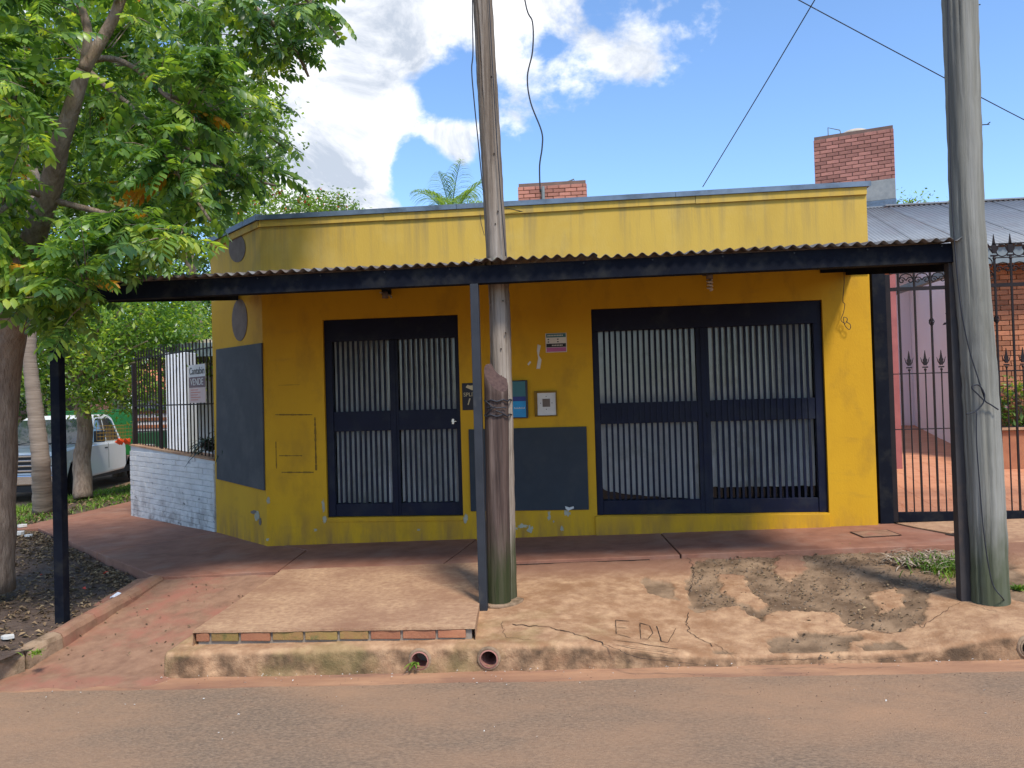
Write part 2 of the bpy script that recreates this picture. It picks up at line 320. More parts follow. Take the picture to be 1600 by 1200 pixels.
def weather(m, lo, hi, colr, amt, sc_=(6, 6, 1.2), t=(.42, .62), up=False):
    nt = m.node_tree; N = nt.nodes; L = nt.links; b = N['Principled BSDF']; src = b.inputs['Base Color'].links[0].from_socket
    g = N.new('ShaderNodeNewGeometry'); sp = N.new('ShaderNodeSeparateXYZ'); L.new(g.outputs['Position'], sp.inputs[0])
    mp = N.new('ShaderNodeMapping'); mp.inputs['Scale'].default_value = sc_; L.new(g.outputs['Position'], mp.inputs[0])
    nz = N.new('ShaderNodeTexNoise'); nz.inputs['Scale'].default_value = 1; nz.inputs['Detail'].default_value = 9; nz.inputs['Roughness'].default_value = .65; L.new(mp.outputs[0], nz.inputs['Vector'])
    r = N.new('ShaderNodeMapRange'); r.inputs[1].default_value = lo; r.inputs[2].default_value = hi; r.inputs[3].default_value = 1; r.inputs[4].default_value = 0; L.new(sp.outputs[2], r.inputs[0])
    if up: r.inputs[3].default_value = 0; r.inputs[4].default_value = 1
    q = N.new('ShaderNodeMapRange'); q.inputs[1].default_value = t[0]; q.inputs[2].default_value = t[1]; q.inputs[4].default_value = amt; L.new(nz.outputs['Fac'], q.inputs[0])
    mu = N.new('ShaderNodeMath'); mu.operation = 'MULTIPLY'; L.new(r.outputs[0], mu.inputs[0]); L.new(q.outputs[0], mu.inputs[1])
    mx = N.new('ShaderNodeMix'); mx.data_type = 'RGBA'; L.new(mu.outputs[0], mx.inputs[0]); L.new(src, mx.inputs[6]); mx.inputs[7].default_value = (*colr, 1); L.new(mx.outputs[2], b.inputs['Base Color'])
weather(M['yellow'], -.05, .32, (.24, .12, .045), .8)
weather(M['yellow'], -5, 9, (.30, .17, .03), .55, (2.2, 2.2, 9), (.58, .72))
weather(M['yellow_hazy'], 2.7, 3.6, (.27, .20, .09), .75, (9, 9, .5), (.48, .66), True)
weather(M['yellow_hazy'], -5, 12, (.62, .47, .17), .5, (1.5, 1.5, 1.5), (.5, .66))
weather(M['whitebrick'], -.35, .5, (.13, .10, .08), .85, (5, 5, 5), (.46, .6))
weather(M['kerb'], -2, 3, (.17, .10, .06), .6, (9, 9, 9), (.5, .6))
weather(M['navy'], .1, .55, (.06, .045, .03), .5, (7, 7, 5), (.5, .7))
weather(M['sheet'], 0, 9, (.12, .06, .035), .5, (10, 3, 3), (.5, .62))
weather(M['brick'], -2, .05, (.13, .11, .05), .85, (16, 16, 16), (.48, .6))
def text_mesh(s, size, m, parent, loc, rot, name='lettering', ext=.001):
    c = bpy.data.curves.new(name, 'FONT'); c.body = s; c.size = size; c.extrude = ext; c.align_x = 'CENTER'; c.align_y = 'CENTER'
    t = bpy.data.objects.new('tmp', c); COL.objects.link(t)
    dg = bpy.context.evaluated_depsgraph_get(); me = bpy.data.meshes.new_from_object(t.evaluated_get(dg)); bpy.data.objects.remove(t)
    me.materials.clear(); me.materials.append(m); me.name = name
    return link(name, me, parent, loc, rot)

def brick_wall(parent, origin, xdir, ln, rows, bw, bh, gap, depth, m, zslope=0.0, jit=.004, half=True, topfn=None, botfn=None, name='brick'):
    """loose courses of bricks in front of a backing; origin is the lower left front corner"""
    xd = Vector(xdir).normalized(); nd = Vector((xd.y, -xd.x, 0))
    mb = MB(); mb.box(0, bw - gap, 0, depth, 0, bh - gap); me = mb.mesh(name, m)
    bm = bmesh.new(); bm.from_mesh(me); bmesh.ops.bevel(bm, geom=bm.edges[:], offset=min(gap * .5, .004), segments=1, affect='EDGES'); bm.to_mesh(me); bm.free()
    mh = MB(); mh.box(0, bw / 2 - gap, 0, depth, 0, bh - gap); meh = mh.mesh(name, m)
    rot = math.atan2(xd.y, xd.x); cnt = 0
    for r in range(rows):
        x = -(bw / 2 if (r % 2 and half) else 0)
        while x < ln - .02:
            x0 = x; mesh_ = me
            if x0 < 0: x0 = 0; mesh_ = meh
            elif x0 + bw * .55 > ln: mesh_ = meh
            z = origin[2] + r * bh + zslope * x0
            sx_ = 1.0 if mesh_ is not me or x0 + bw <= ln + .001 else (ln - x0) / bw
            if mesh_ is meh and x0 + bw / 2 > ln: sx_ = (ln - x0) / (bw / 2)
            ok = (topfn is None or z + bh <= topfn(x0) + .01) and (botfn is None or z + bh > botfn(x0))
            if ok:
                o = link(name, mesh_, parent, Vector(origin) * 1 + xd * x0 + nd * random.uniform(0, jit) + Vector((0, 0, r * bh + zslope * x0)), (0, random.uniform(-.006, .006), rot)); o.scale = (sx_, 1, 1); cnt += 1
            x += bw
    return cnt

# ------------------------------------------------------------------ the ground
def wz(x, y=0): return .02 + .025 * x                       # walkway surface
def tilt(x): return .02 * max(-4.5, min(12, x))
def sheet(name, x0, x1, ylo, yhi, zf, nx, ny, m, label=None, kind='structure', amp=0, smooth=True):
    mb = MB()
    for i in range(nx + 1):
        x = x0 + (x1 - x0) * i / nx; a = ylo(x) if callable(ylo) else ylo; b = yhi(x) if callable(yhi) else yhi
        for j in range(ny + 1):
            y = a + (b - a) * j / ny; z = zf(x, y) + (amp * noise.noise(Vector((x * 2.1, y * 2.1, 3))) if amp else 0); mb.v.append(Vector((x, y, z)))
    for i in range(nx):
        for j in range(ny):
            k = i * (ny + 1) + j; mb.f.append([k, k + ny + 1, k + ny + 2, k + 1]); mb.mi.append(0)
    o = mb.build(name, m, smooth=smooth, fix=False); tag(o, label, kind=kind); return o
g = MB(); g.poly([(-600, -600, -.75), (600, -600, -.75), (600, 600, -.75), (-600, 600, -.75)]); tag(g.build('ground', M['earth']), kind='structure')
def kerb_y(x): return -3.10 + .03 * x
def road_z(x, y=0): return -.265 + tilt(x)
sheet('road', -40, 40, lambda x: -13, lambda x: (kerb_y(x) - .23 if x > -4 else -3.48) + .05 * noise.noise(Vector((x * .9, 0, 3))) + .02 * noise.noise(Vector((x * 6, 0, 3))), lambda x, y: road_z(x) + .0035 + .012 * min(1, max(0, (-3.3 - y) / 1.2)), 800, 24, M['asphalt'], 'reddish brown dusty asphalt street along the bottom of the photo', amp=.003)
sheet('gutter', -40, 40, lambda x: kerb_y(x) - .4 if x > -4 else -3.7, lambda x: kerb_y(x) + .05 if x > -4 else -3.0, lambda x, y: road_z(x) - .006, 160, 4, M['gutter'], 'red earth coloured concrete gutter strip between street and kerb', amp=.003)
sheet('side_street', -40, -10.6, -3.4, 80, lambda x, y: -.47, 10, 30, M['asphalt'], 'side street on the left with the white truck on it', amp=.01)
sheet('verge_soil', -10.7, -8.2, -3.2, 60, lambda x, y: -.26 - .05 * max(0, (-9 - x)), 10, 60, M['soil'], 'strip of soil and grass beside the side street', amp=.04)

# walkway of red cement slabs: base with slabs on top
wk = MB()
for x0, x1, yf, yb in [(-4.0, 8, -1.05, .12)]:
    wk.prism([(x0, -1.3, wz(x0) - .03), (x1, -.8, wz(x1) - .03), (x1, .2, wz(x1) - .03), (x0, .2, wz(x0) - .03)], (0, 0, -.3))
wk.prism([(-4.0, -1.3, wz(-4) - .031), (-3.5, .2, wz(-3.5) - .031), (-7.0, 3.2, wz(-7) - .031), (-7.8, 1.9, wz(-7.8) - .031)], (0, 0, -.3))
walk = tag(wk.build('walkway', M['groove']), 'red cement walkway along the foot of the yellow building', kind='structure')
def slab(pts, m=M['red_cement'], dz=0, th=.10, par=walk, name='slab', sub=True):
    mb = MB(); c = sum((Vector((p[0], p[1], 0)) for p in pts), Vector()) / len(pts)
    P = []
    for p in pts:
        v = Vector((p[0], p[1], 0)); d = (c - v).normalized(); v = v + d * .008; P.append((v.x, v.y, wz(v.x) + dz))
    mb.prism(P, (0, 0, -th)); return mb.build(name, m, par, bevel=.006)
fe = lambda x: -1.12 + .03 * x - .02
slab([(-4.07, -1.37), (-2.95, -1.26), (-3.05, -.3), (-3.62, .15), (-4.72, 1.12), (-5.6, -.02)])
slab([(-5.6, -.02), (-4.72, 1.12), (-7.05, 2.98), (-7.9, 2.02)], dz=-.001)
slab([(-7.9, 2.02), (-7.05, 2.98), (-7.05, 12), (-8.25, 12), (-8.35, 2.0)], dz=-.002)
slab([(-2.95, -1.26), (-1.42, -1.18), (-1.28, .15), (-3.62, .15), (-3.05, -.3)], dz=.002)
slab([(-1.42, -1.18), (.72, -1.11), (.62, .15), (-1.28, .15)], dz=-.001)
slab([(.72, -1.11), (3.25, -1.03), (3.28, -.75), (3.05, -.2), (2.95, .15), (.62, .15)], dz=.001)
slab([(3.25, -1.04), (8, -.95), (8, .1), (2.98, .12), (3.08, -.2), (3.32, -.72)], m=M['tan_cement'], dz=.004)
# inspection cover set in the walkway
a, b = G(1370, 831, .09), G(1424, 832, .1)
mb = MB(); q0 = Vector((2.35, -.52, 0)); 
cov = MB(); cov.box(0, .34, 0, .26, -.02, .004); co = cov.build('inspection_cover', M['ramp'], bevel=.003); co.location = (2.45, -.62, wz(2.6) + .003); co.rotation_euler = (0, -.025, .1)
rim = MB()
for (x0, x1, y0, y1) in ((-.012, .352, -.012, -.002), (-.012, .352, .262, .272), (-.012, -.002, -.012, .272), (.342, .352, -.012, .272)): rim.box(x0, x1, y0, y1, 0, .003)
rim.build('rim', M['groove'], co)
tag(co, 'small rectangular cement inspection cover set in the walkway near the gate', 'inspection cover')
# hole broken out of the joint by the gate
hb = MB(); hp = [(3.17, -.62), (3.30, -.55), (3.42, -.6), (3.47, -.68), (3.36, -.76), (3.24, -.74)]
hb.prism([(x, y, wz(x) + .007) for x, y in hp], (0, 0, -.05)); tag(hb.build('hole', M['groove'], walk))

# ------------------------------------------------------------------ forecourt sheet with its kerb (x -2.93 .. 8)
def pip(x, y, P):
    c = False; n = len(P); j = n - 1
    for i in range(n):
        if (P[i][1] > y) != (P[j][1] > y) and x < (P[j][0] - P[i][0]) * (y - P[i][1]) / (P[j][1] - P[i][1]) + P[i][0]: c = not c
        j = i
    return c
def gp(lst, z=-.07): return [tuple(G(px, py, z)[:2]) for px, py in lst]
DIRT = [gp([(1108, 985), (1150, 990), (1170, 1005), (1130, 1000)]), gp([(1000, 905), (1050, 915), (1060, 935), (1010, 925)]), gp([(1340, 985), (1390, 978), (1420, 990), (1370, 998)]), gp([(1085, 890), (1180, 868), (1330, 860), (1440, 868), (1500, 880), (1520, 905), (1500, 930), (1455, 935), (1440, 965), (1395, 972), (1330, 965), (1280, 958), (1190, 960), (1150, 940), (1080, 948), (1070, 920)]),
        gp([(1190, 978), (1250, 970), (1300, 972), (1345, 972), (1318, 995), (1305, 1020), (1240, 1022), (1232, 1005), (1205, 992)]),
        gp([(1545, 880), (1620, 930), (1640, 960), (1560, 945)])]
PATCH = [gp([(1215, 885), (1250, 880), (1262, 900), (1235, 915), (1210, 905)]), gp([(1180, 960), (1215, 945), (1300, 948), (1320, 962), (1250, 970)]), gp([(1360, 930), (1400, 925), (1410, 945), (1375, 950)]), gp([(1122, 905), (1165, 905), (1172, 925), (1200, 940), (1180, 945), (1130, 925)]), gp([(1085, 958), (1110, 945), (1165, 945), (1172, 960), (1120, 975), (1090, 972)])]
def kt(x):                                                   # kerb top height
    base = -.105 + .02 * x
    dip = 1 / (1 + math.exp(-(x - .25) * 6)) * 1 / (1 + math.exp((x - 2.25) * 7))
    return base - .105 * dip
NX, NV = 620, 104
x0f, x1f = -2.93, 8.0
verts = []; masks = []; XS = []
for i in range(NX + 1):
    t = i / NX
    x = x0f + (3.2 - x0f) * t / .86 if t < .86 else 3.2 + (x1f - 3.2) * (t - .86) / .14
    XS.append(x)
prof_extra = 10
HOLES = [(-1.19, .055), (-.735, .055), (2.62, .052)]
for i, x in enumerate(XS):
    yb = -1.12 + .03 * x + .0; yk = kerb_y(x) + .012 * noise.noise(Vector((x * 3, 0, 5))); zb = wz(x) - .035 if x < 3.3 else wz(x); zk = kt(x); zr = road_z(x) - .02
    for j in range(NV + 1 + prof_extra):
        if j <= NV:
            t = j / NV; y = yb + (yk + .045 - yb) * t
            s = t; z = zb + (zk - zb) * (s ** 1.2)
            wx, wy = x + .05 * noise.noise(Vector((x * 9, y * 9, 1))) + .015 * noise.noise(Vector((x * 25, y * 25, 1))), y + .03 * noise.noise(Vector((x * 9, y * 9, 7))) + .015 * noise.noise(Vector((x * 25, y * 25, 4)))
            dirt = 1.0 if any(pip(wx, wy, P) for P in DIRT) and not any(pip(wx, wy, P) for P in PATCH) else 0.0
            z += .008 * noise.noise(Vector((x * 2, y * 2, 0))) + .003 * noise.noise(Vector((x * 12, y * 12, 0)))
            if dirt: z += -.016 + .014 * noise.noise(Vector((x * 5, y * 5, 2))) + .006 * noise.noise(Vector((x * 24, y * 24, 2)))
        else:
            k = (j - NV) / prof_extra
            if k < .5:
                a = k / .5 * math.pi / 2; rr = .045 * min(1, (zk - zr) / .1); y = yk + .045 - .045 * math.sin(a); z = zk - rr * (1 - math.cos(a))
            else:
                kk = (k - .5) / .5; y = yk - .012 * kk; z = zk - .045 * min(1, (zk - zr) / .1) - kk * (zk - .045 * min(1, (zk - zr) / .1) - zr)
            dirt = 0.0; z += .004 * noise.noise(Vector((x * 7, z * 7, 0))); y += .012 * noise.noise(Vector((x * 6, z * 9, 4))) + .006 * noise.noise(Vector((x * 22, z * 22, 4)))
        verts.append((x, y, z)); masks.append(dirt)
rows = NV + 1 + prof_extra; faces = []
for i in range(NX):
    for j in range(rows - 1):
        k = i * rows + j
        if j > NV:
            cx = sum(verts[q][0] for q in (k, k + 1, k + rows, k + rows + 1)) / 4; cz = sum(verts[q][2] for q in (k, k + 1, k + rows, k + rows + 1)) / 4
            if any((cx - hx) ** 2 + (cz - (kt(hx) - .085)) ** 2 < (hr * .95) ** 2 for hx, hr in HOLES): continue
        faces.append((k, k + 1, k + rows + 1, k + rows))
# left end face of the kerb
nb = len(verts); edge = list(range(0, rows)); 
for e in edge: verts.append((verts[e][0] + .0, verts[e][1], -.5)); masks.append(0)
for k in range(rows - 1): faces.append((edge[k], nb + k, nb + k + 1, edge[k + 1]))
me = bpy.data.meshes.new('forecourt'); me.from_pydata(verts, [], faces); 
at = me.attributes.new('dirt', 'FLOAT', 'POINT'); at.data.foreach_set('value', masks)
me.polygons.foreach_set('use_smooth', [True] * len(me.polygons))
def forecourt_mat():
    m = mat('worn_tan_forecourt', (.55, .34, .19), (.34, .19, .105), scale=11, rough=.93, bump=.9, bscale=60, c3=(.31, .165, .085), s3=4.5, t3=(.46, .64), spec=.12)
    nt = m.node_tree; N = nt.nodes; L = nt.links; b = N['Principled BSDF']; src = b.inputs['Base Color'].links[0].from_socket
    g = N.new('ShaderNodeNewGeometry'); sp = N.new('ShaderNodeSeparateXYZ'); L.new(g.outputs['Position'], sp.inputs[0])
    def nz(sc_, d=6):
        n = N.new('ShaderNodeTexNoise'); n.inputs['Scale'].default_value = sc_; n.inputs['Detail'].default_value = d; L.new(g.outputs['Position'], n.inputs['Vector']); return n.outputs['Fac']
    def rng(v, a, b2):
        r = N.new('ShaderNodeMapRange'); r.inputs[1].default_value = a; r.inputs[2].default_value = b2; L.new(v, r.inputs[0]); return r.outputs[0]
    def mul(a, b2):
        n = N.new('ShaderNodeMath'); n.operation = 'MULTIPLY'; n.use_clamp = True
        for i, v in enumerate((a, b2)):
            if isinstance(v, float): n.inputs[i].default_value = v
            else: L.new(v, n.inputs[i])
        return n.outputs[0]
    def mixc(f, s, c):
        x = N.new('ShaderNodeMix'); x.data_type = 'RGBA'; L.new(f, x.inputs[0]); L.new(s, x.inputs[6])
        if isinstance(c, tuple): x.inputs[7].default_value = (*c, 1)
        else: L.new(c, x.inputs[7])
        return x.outputs[2]
    # dark weathering low on the kerb face, on steep faces
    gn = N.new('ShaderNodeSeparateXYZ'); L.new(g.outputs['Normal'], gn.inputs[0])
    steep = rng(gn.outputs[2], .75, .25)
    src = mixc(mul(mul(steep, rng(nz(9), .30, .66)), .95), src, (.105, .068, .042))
    # moss yellow-green by the post and along the kerb back
    ym = rng(sp.outputs[1], -2.35, -2.75); src = mixc(mul(mul(mul(ym, rng(sp.outputs[0], .6, -.4)), rng(nz(3.6), .5, .66)), .42), src, (.25, .20, .075))
    # redder and darker towards the walkway
    ry = rng(sp.outputs[1], -1.75, -1.35); src = mixc(mul(ry, .85), src, (.25, .125, .08))
    # soil
    dn = N.new('ShaderNodeMix'); dn.data_type = 'RGBA'; L.new(rng(nz(5, 12), .36, .64), dn.inputs[0]); dn.inputs[6].default_value = (.15, .095, .056, 1); dn.inputs[7].default_value = (.32, .21, .125, 1)
    at = N.new('ShaderNodeAttribute'); at.attribute_name = 'dirt'; src = mixc(at.outputs['Fac'], src, dn.outputs[2])
    L.new(src, b.inputs['Base Color']); return m
me.materials.append(forecourt_mat()); me.update()
fc = link('forecourt', me); tag(fc, 'worn tan cement forecourt with dirt patches and rounded kerb', kind='structure')
# cracks and scratched letters in the cement
def fz(x, y):
    yb = -1.12 + .03 * x; yk = kerb_y(x) + .045; t = max(0, min(1, (y - yb) / (yk - yb))); zb = wz(x) - .035
    return zb + (kt(x) - zb) * t ** 1.2 + .008 * noise.noise(Vector((x * 2, y * 2, 0))) + .003 * noise.noise(Vector((x * 12, y * 12, 0)))
def crack(pxs, wd, name='crack', z=-.07, m=M['groove'], rough=1.0, par=fc):
    P = [G(px, py, z) for px, py in pxs]; Q = []
    for a, b in zip(P[:-1], P[1:]):
        n = max(2, int((b - a).length / .012))
        for i in range(n): Q.append(a.lerp(b, i / n))
    Q.append(P[-1]); mb = MB(); Lf = []; Rt = []
    for i, q in enumerate(Q):
        d = (Q[min(i + 1, len(Q) - 1)] - Q[max(0, i - 1)]); d.z = 0; d.normalize(); s = Vector((-d.y, d.x, 0))
        q = q + s * (noise.noise(q * 14) * .02 + noise.noise(q * 40) * .012) * rough; ww = wd * (.45 if name == 'crack' else .95) * (.5 + 1.1 * abs(noise.noise(q * 9 + Vector((3, 0, 0))))) * (0.35 if i in (0, len(Q) - 1) else 1)
        for lst, sg in ((Lf, 1), (Rt, -1)):
            v = q + s * ww * sg; v.z = fz(v.x, v.y) + .0045; lst.append(v)
    for i in range(len(Q) - 1): mb.poly([Lf[i], Rt[i], Rt[i + 1], Lf[i + 1]])
    return mb.build(name, m, par, fix=False)
crack([(1070, 875), (1085, 900), (1078, 925)], .006)
crack([(800, 985), (860, 990), (905, 1000), (950, 1012), (990, 1027), (1050, 1026), (1105, 1028)], .010, z=-.14)
crack([(1075, 955), (1073, 975), (1100, 985), (1112, 992)], .008, z=-.1)
crack([(1115, 998), (1180, 1026)], .004, z=-.14); crack([(1170, 1027), (1260, 1024), (1330, 1027), (1420, 1026)], .007, z=-.16)
crack([(1420, 960), (1440, 970), (1500, 950), (1560, 965)], .004); crack([(1285, 975), (1350, 968), (1400, 975)], .004)
crack([(785, 965), (790, 985), (830, 990)], .004)
for st in ([(962, 972), (963, 990)], [(962, 972), (984, 972)], [(963, 981), (980, 981)], [(963, 990), (986, 993)],
           [(1000, 974), (1001, 993)], [(998, 973), (1015, 975), (1020, 984), (1012, 992), (1001, 993)], [(1026, 975), (1033, 993), (1043, 994), (1056, 976)],
           [(958, 998), (1060, 1000)], [(962, 1004), (1056, 1005)], [(985, 1010), (1045, 1011)], [(995, 1016), (1040, 1016)]):
    crack(st, .0035, 'scratched_letter', z=-.115, rough=.12)
# drain pipes in the kerb face
for i, (hx, hr) in enumerate(HOLES):
    cz = kt(hx) - .085; cy = kerb_y(hx)
    t = empty('drain_pipe', (hx, cy, cz))
    mb = MB(); n = 20
    for yy, r_ in ((-.018, hr + .006), (-.022, hr - .002), (.35, hr - .004)):
        for k in range(n):
            a = 2 * math.pi * k / n; mb.v.append(Vector((r_ * math.cos(a), yy, r_ * math.sin(a))))
    for s_ in range(2):
        for k in range(n): mb.f.append([s_ * n + k, s_ * n + (k + 1) % n, (s_ + 1) * n + (k + 1) % n, (s_ + 1) * n + k]); mb.mi.append(0)
    mb.f.append([2 * n + k for k in range(n)]); mb.mi.append(0)
    mb.build('pipe', M['brickdark'] if i != 2 else M['kerb'], t, smooth=False, fix=False)
    cb = MB(); cb.ring((0, -.002, 0), hr + .010, .014, n=24, m_=8); cb.build('collar', M['kerb'], t, smooth=True)
    tag(t, ['drain pipe mouth in the kerb with a green weed growing from it', 'rust rimmed drain pipe mouth in the kerb below the wooden pole', 'drain pipe mouth in the kerb at the right below the grey pole'][i], 'drain pipe', 'drain pipes in the kerb')
# weed in the first pipe
def strap(mb, base, d, ln, wd, droop, segs=4, fold=.3):
    d = Vector(d).normalized(); s = d.cross(Vector((0, 0, 1)));
    if s.length < .05: s = Vector((1, 0, 0))
    s.normalize(); p = Vector(base); b = len(mb.v)
    for i in range(segs + 1):
        t = i / segs; ww = wd * math.sin(math.pi * (.12 + .88 * t) ** .8) * .5 + .0005
        if i == segs: ww = .0005
        mb.v += [p - s * ww, p + s * ww]
        dd = (d + Vector((0, 0, -droop * t))).normalized(); p = p + dd * ln / segs
    for i in range(segs):
        k = b + i * 2; mb.f.append([k, k + 1, k + 3, k + 2]); mb.mi.append(mb.m)
mb = MB()
for k in range(9): strap(mb, (random.uniform(-.01, .01), 0, 0), (random.uniform(-1, .5), -.8, random.uniform(-.1, .8)), random.uniform(.05, .11), .016, 1.2)
o = mb.build('weed', M['grass'], fix=False); o.location = (-1.215, kerb_y(-1.2) - .01, kt(-1.2) - .10); tag(o, 'little green weed growing out of the left drain pipe', 'weed')

# ramp left of the platform, tree bed, edging
rs = lambda x, y: (wz(x) - .02) + (road_z(x) + .006 - (wz(x) - .02)) * min(1, max(0, (-1.3 - y) / 1.75)) ** 1.15 + .012 * noise.noise(Vector((x * 3, y * 3, 0))) - .09 * max(0, -3.22 - y + .05 * noise.noise(Vector((x * 4, 0, 8)))) - .3 * max(0, x + 2.93)
sheet('ramp', -4.3, -2.80, -3.5, -1.32, rs, 40, 50, M['ramp'], 'dirty red cement ramp down to the street left of the platform')
bedpoly = [(-4.08, -1.38), (-7.95, 2.0), (-8.3, 1.9), (-12, 1.9), (-12, -3.3), (-4.35, -3.35), (-4.12, -3.1)]
def bz(x, y): return -.185 + .006 * (x + 4) + .03 * noise.noise(Vector((x * 1.1, y * 1.1, 0))) + .012 * noise.noise(Vector((x * 7, y * 7, 0)))
mb = MB(); nx, ny = 150, 110; bv = {}
for i in range(nx + 1):
    for j in range(ny + 1):
        x = -12.5 + 8.45 * i / nx; y = -3.4 + 5.7 * j / ny; mb.v.append(Vector((x, y, bz(x, y))))
for i in range(nx):
    for j in range(ny):
        x = -12.5 + 8.45 * (i + .5) / nx; y = -3.4 + 5.7 * (j + .5) / ny
        if y < (2.0 + 3.38 * (-(x + 7.95)) / 3.87 + .04) or x < -7.9: k = i * (ny + 1) + j; mb.f.append([k, k + ny + 1, k + ny + 2, k + 1]); mb.mi.append(0)
o = mb.build('tree_bed', M['soil'], smooth=True, fix=False); tag(o, 'dark soil bed with fallen leaves under the big tree', kind='structure')
# edging kerbstones of the bed
ed = [(-4.07, -1.40), (-4.06, -1.9), (-4.07, -2.35), (-4.08, -2.72), (-4.12, -3.02), (-4.24, -3.26), (-4.48, -3.38), (-4.9, -3.43), (-5.6, -3.45), (-6.4, -3.46), (-7.4, -3.47)]
edg = empty('bed_edging', (-4.07, -2, -.2)); tag(edg, 'low cement edging curving round the dark soil bed', 'kerb')
def edge_piece(a, b):
    mb = MB(); n = 5; wd = .075
    d = Vector((b[0] - a[0], b[1] - a[1], 0)).normalized(); s = Vector((-d.y, d.x, 0))
    prof = [(-wd, -.25), (-wd, -.02), (-wd * .7, .0), (0, .012), (wd * .75, .0), (wd, -.03), (wd + .01, -.25)]
    for i in range(n + 1):
        t = i / n * .985 + .0075; p = Vector((a[0] + (b[0] - a[0]) * t, a[1] + (b[1] - a[1]) * t, 0)); zt = (rs(p.x, p.y) if p.y > -3.2 else road_z(p.x)) + (.045 + .09 * min(1, max(0, (-1.6 - p.y) / 1.5)))
        for (u, v) in prof:
            q = p + s * (u + .006 * noise.noise(p * 7 + Vector((u * 9, 0, 0)))); mb.v.append(Vector((q.x - edg.location.x, q.y - edg.location.y, zt + v + .008 * noise.noise(q * 6) - edg.location.z)))
    m_ = len(prof)
    for i in range(n):
        for k in range(m_ - 1): mb.f.append([i * m_ + k, i * m_ + k + 1, (i + 1) * m_ + k + 1, (i + 1) * m_ + k]); mb.mi.append(0)
    mb.f.append(list(range(m_))); mb.mi.append(0); mb.f.append([n * m_ + k for k in range(m_)][::-1]); mb.mi.append(0)
    return mb.build('kerbstone', M['kerb'] if a[1] < -2.7 else M['ramp'], edg, smooth=False)
for a, b in zip(ed[:-1], ed[1:]): edge_piece(a, b)

# raised platform with brick front
pf = empty('platform', (-1.9, -2.3, -.1)); tag(pf, 'raised worn cement slab with a mossy brick front edge by the kerb', 'platform')
pz = lambda x, y: -.022 + .012 * x + (0 if y > -2.6 else 0)
A = [(-2.80, -3.04), (-.84, -2.98), (-.93, -2.2), (-1.02, -1.15), (-2.93, -1.22)]
mb = MB(); nx, ny = 46, 44; base = pf.location
def PL(u, v):
    xa = -2.80 + (-.13) * v; xb = -.84 + (-.18) * v; x = xa + (xb - xa) * u; y = (-3.055 + .04 * u) + (1.83 - .0 * u) * v
    z = (pz(x, y)) * (1 - v ** 3) + (wz(x) + .004) * v ** 3 + .004 * noise.noise(Vector((x * 3, y * 3, 9)))
    if v == 0: y += .01 * noise.noise(Vector((x * 9, 0, 0)))
    return Vector((x, y, z)) - base
for i in range(nx + 1):
    for j in range(ny + 1): mb.v.append(PL(i / nx, j / ny))
for i in range(nx):
    for j in range(ny): k = i * (ny + 1) + j; mb.f.append([k, k + ny + 1, k + ny + 2, k + 1]); mb.mi.append(0)
def skirt(idx, dz):
    b = len(mb.v)
    for q in idx: mb.v.append(mb.v[q] + Vector((0, 0, dz)))
    for k in range(len(idx) - 1): mb.f.append([idx[k], b + k, b + k + 1, idx[k + 1]]); mb.mi.append(0)
skirt([i * (ny + 1) for i in range(nx + 1)], -.016); skirt([nx * (ny + 1) + j for j in range(ny + 1)], -.2); skirt([j for j in range(ny + 1)], -.3)
top = mb.build('slab', M['tan_cement'], pf, smooth=False, fix=True)
mb = MB(); mb.box(-.885, 1.02, -.716, -.6, -.35, .045, Matrix.Rotation(.02, 4, 'Z')); mb.build('backing', M['mortar'], pf)
bx = -2.795; widths = [.11, .21, .225, .23, .24, .215, .22, .24, .205]
for i, wd in enumerate(widths):
    x1 = bx + wd
    if x1 > -.85: x1 = -.85
    y = -3.05 + .02 * (bx + 2.8); z1 = pz((bx + x1) / 2, -3) - .018; mb = MB(); mb.box(bx + .012, x1 - .006, y + random.uniform(0, .006), y + .1, z1 - .058 + random.uniform(-.002, .002), z1 - .002); 
    for k in range(len(mb.v)): mb.v[k] -= base
    mb.build('brick', M['brickmoss'] if i in (1, 3, 4, 5) else M['brick'], pf, bevel=.004); bx = x1

# ------------------------------------------------------------------ yellow building
bld = empty('yellow_building', (0, 0, 0)); tag(bld, 'low yellow shop building with cut corner and dark barred doors', 'building')
TOP = 3.57
XL, XR = -3.61, 2.80
CH = (-4.75, 1.08)                       # far end of the chamfered corner
def wx(px, py): return W(px, py, 0).x
def wzz(px, py): return W(px, py, 0).z
D1 = (-2.925, -1.43, .235, 2.385); D2 = (-.01, 2.33, .22, 2.385)
# front wall with openings, pieces meeting edge to edge in one mesh
mb = MB()
def wpanel(x0, x1, z0, z1): mb.poly([(x0, 0, z0), (x1, 0, z0), (x1, 0, z1), (x0, 0, z1)])
Zb, Zt = -.6, 2.78
for x0, x1, z0, z1 in [(XL, D1[0], Zb, Zt), (D1[0], D1[1], Zb, D1[2]), (D1[0], D1[1], D1[3], Zt), (D1[1], D2[0], Zb, Zt), (D2[0], D2[1], Zb, D2[2]), (D2[0], D2[1], D2[3], Zt), (D2[1], XR, Zb, Zt)]: wpanel(x0, x1, z0, z1)
for D in (D1, D2):
    x0, x1, z0, z1 = D; r = .22
    mb.poly([(x0, 0, z0), (x0, r, z0), (x0, r, z1), (x0, 0, z1)]); mb.poly([(x1, 0, z0), (x1, 0, z1), (x1, r, z1), (x1, r, z0)])
    mb.poly([(x0, 0, z1), (x0, r, z1), (x1, r, z1), (x1, 0, z1)]); mb.poly([(x0, 0, z0), (x1, 0, z0), (x1, r, z0), (x0, r, z0)])
mb.poly([(XL, 0, Zb), (XL, 0, Zt), (CH[0], CH[1], Zt), (CH[0], CH[1], Zb)])
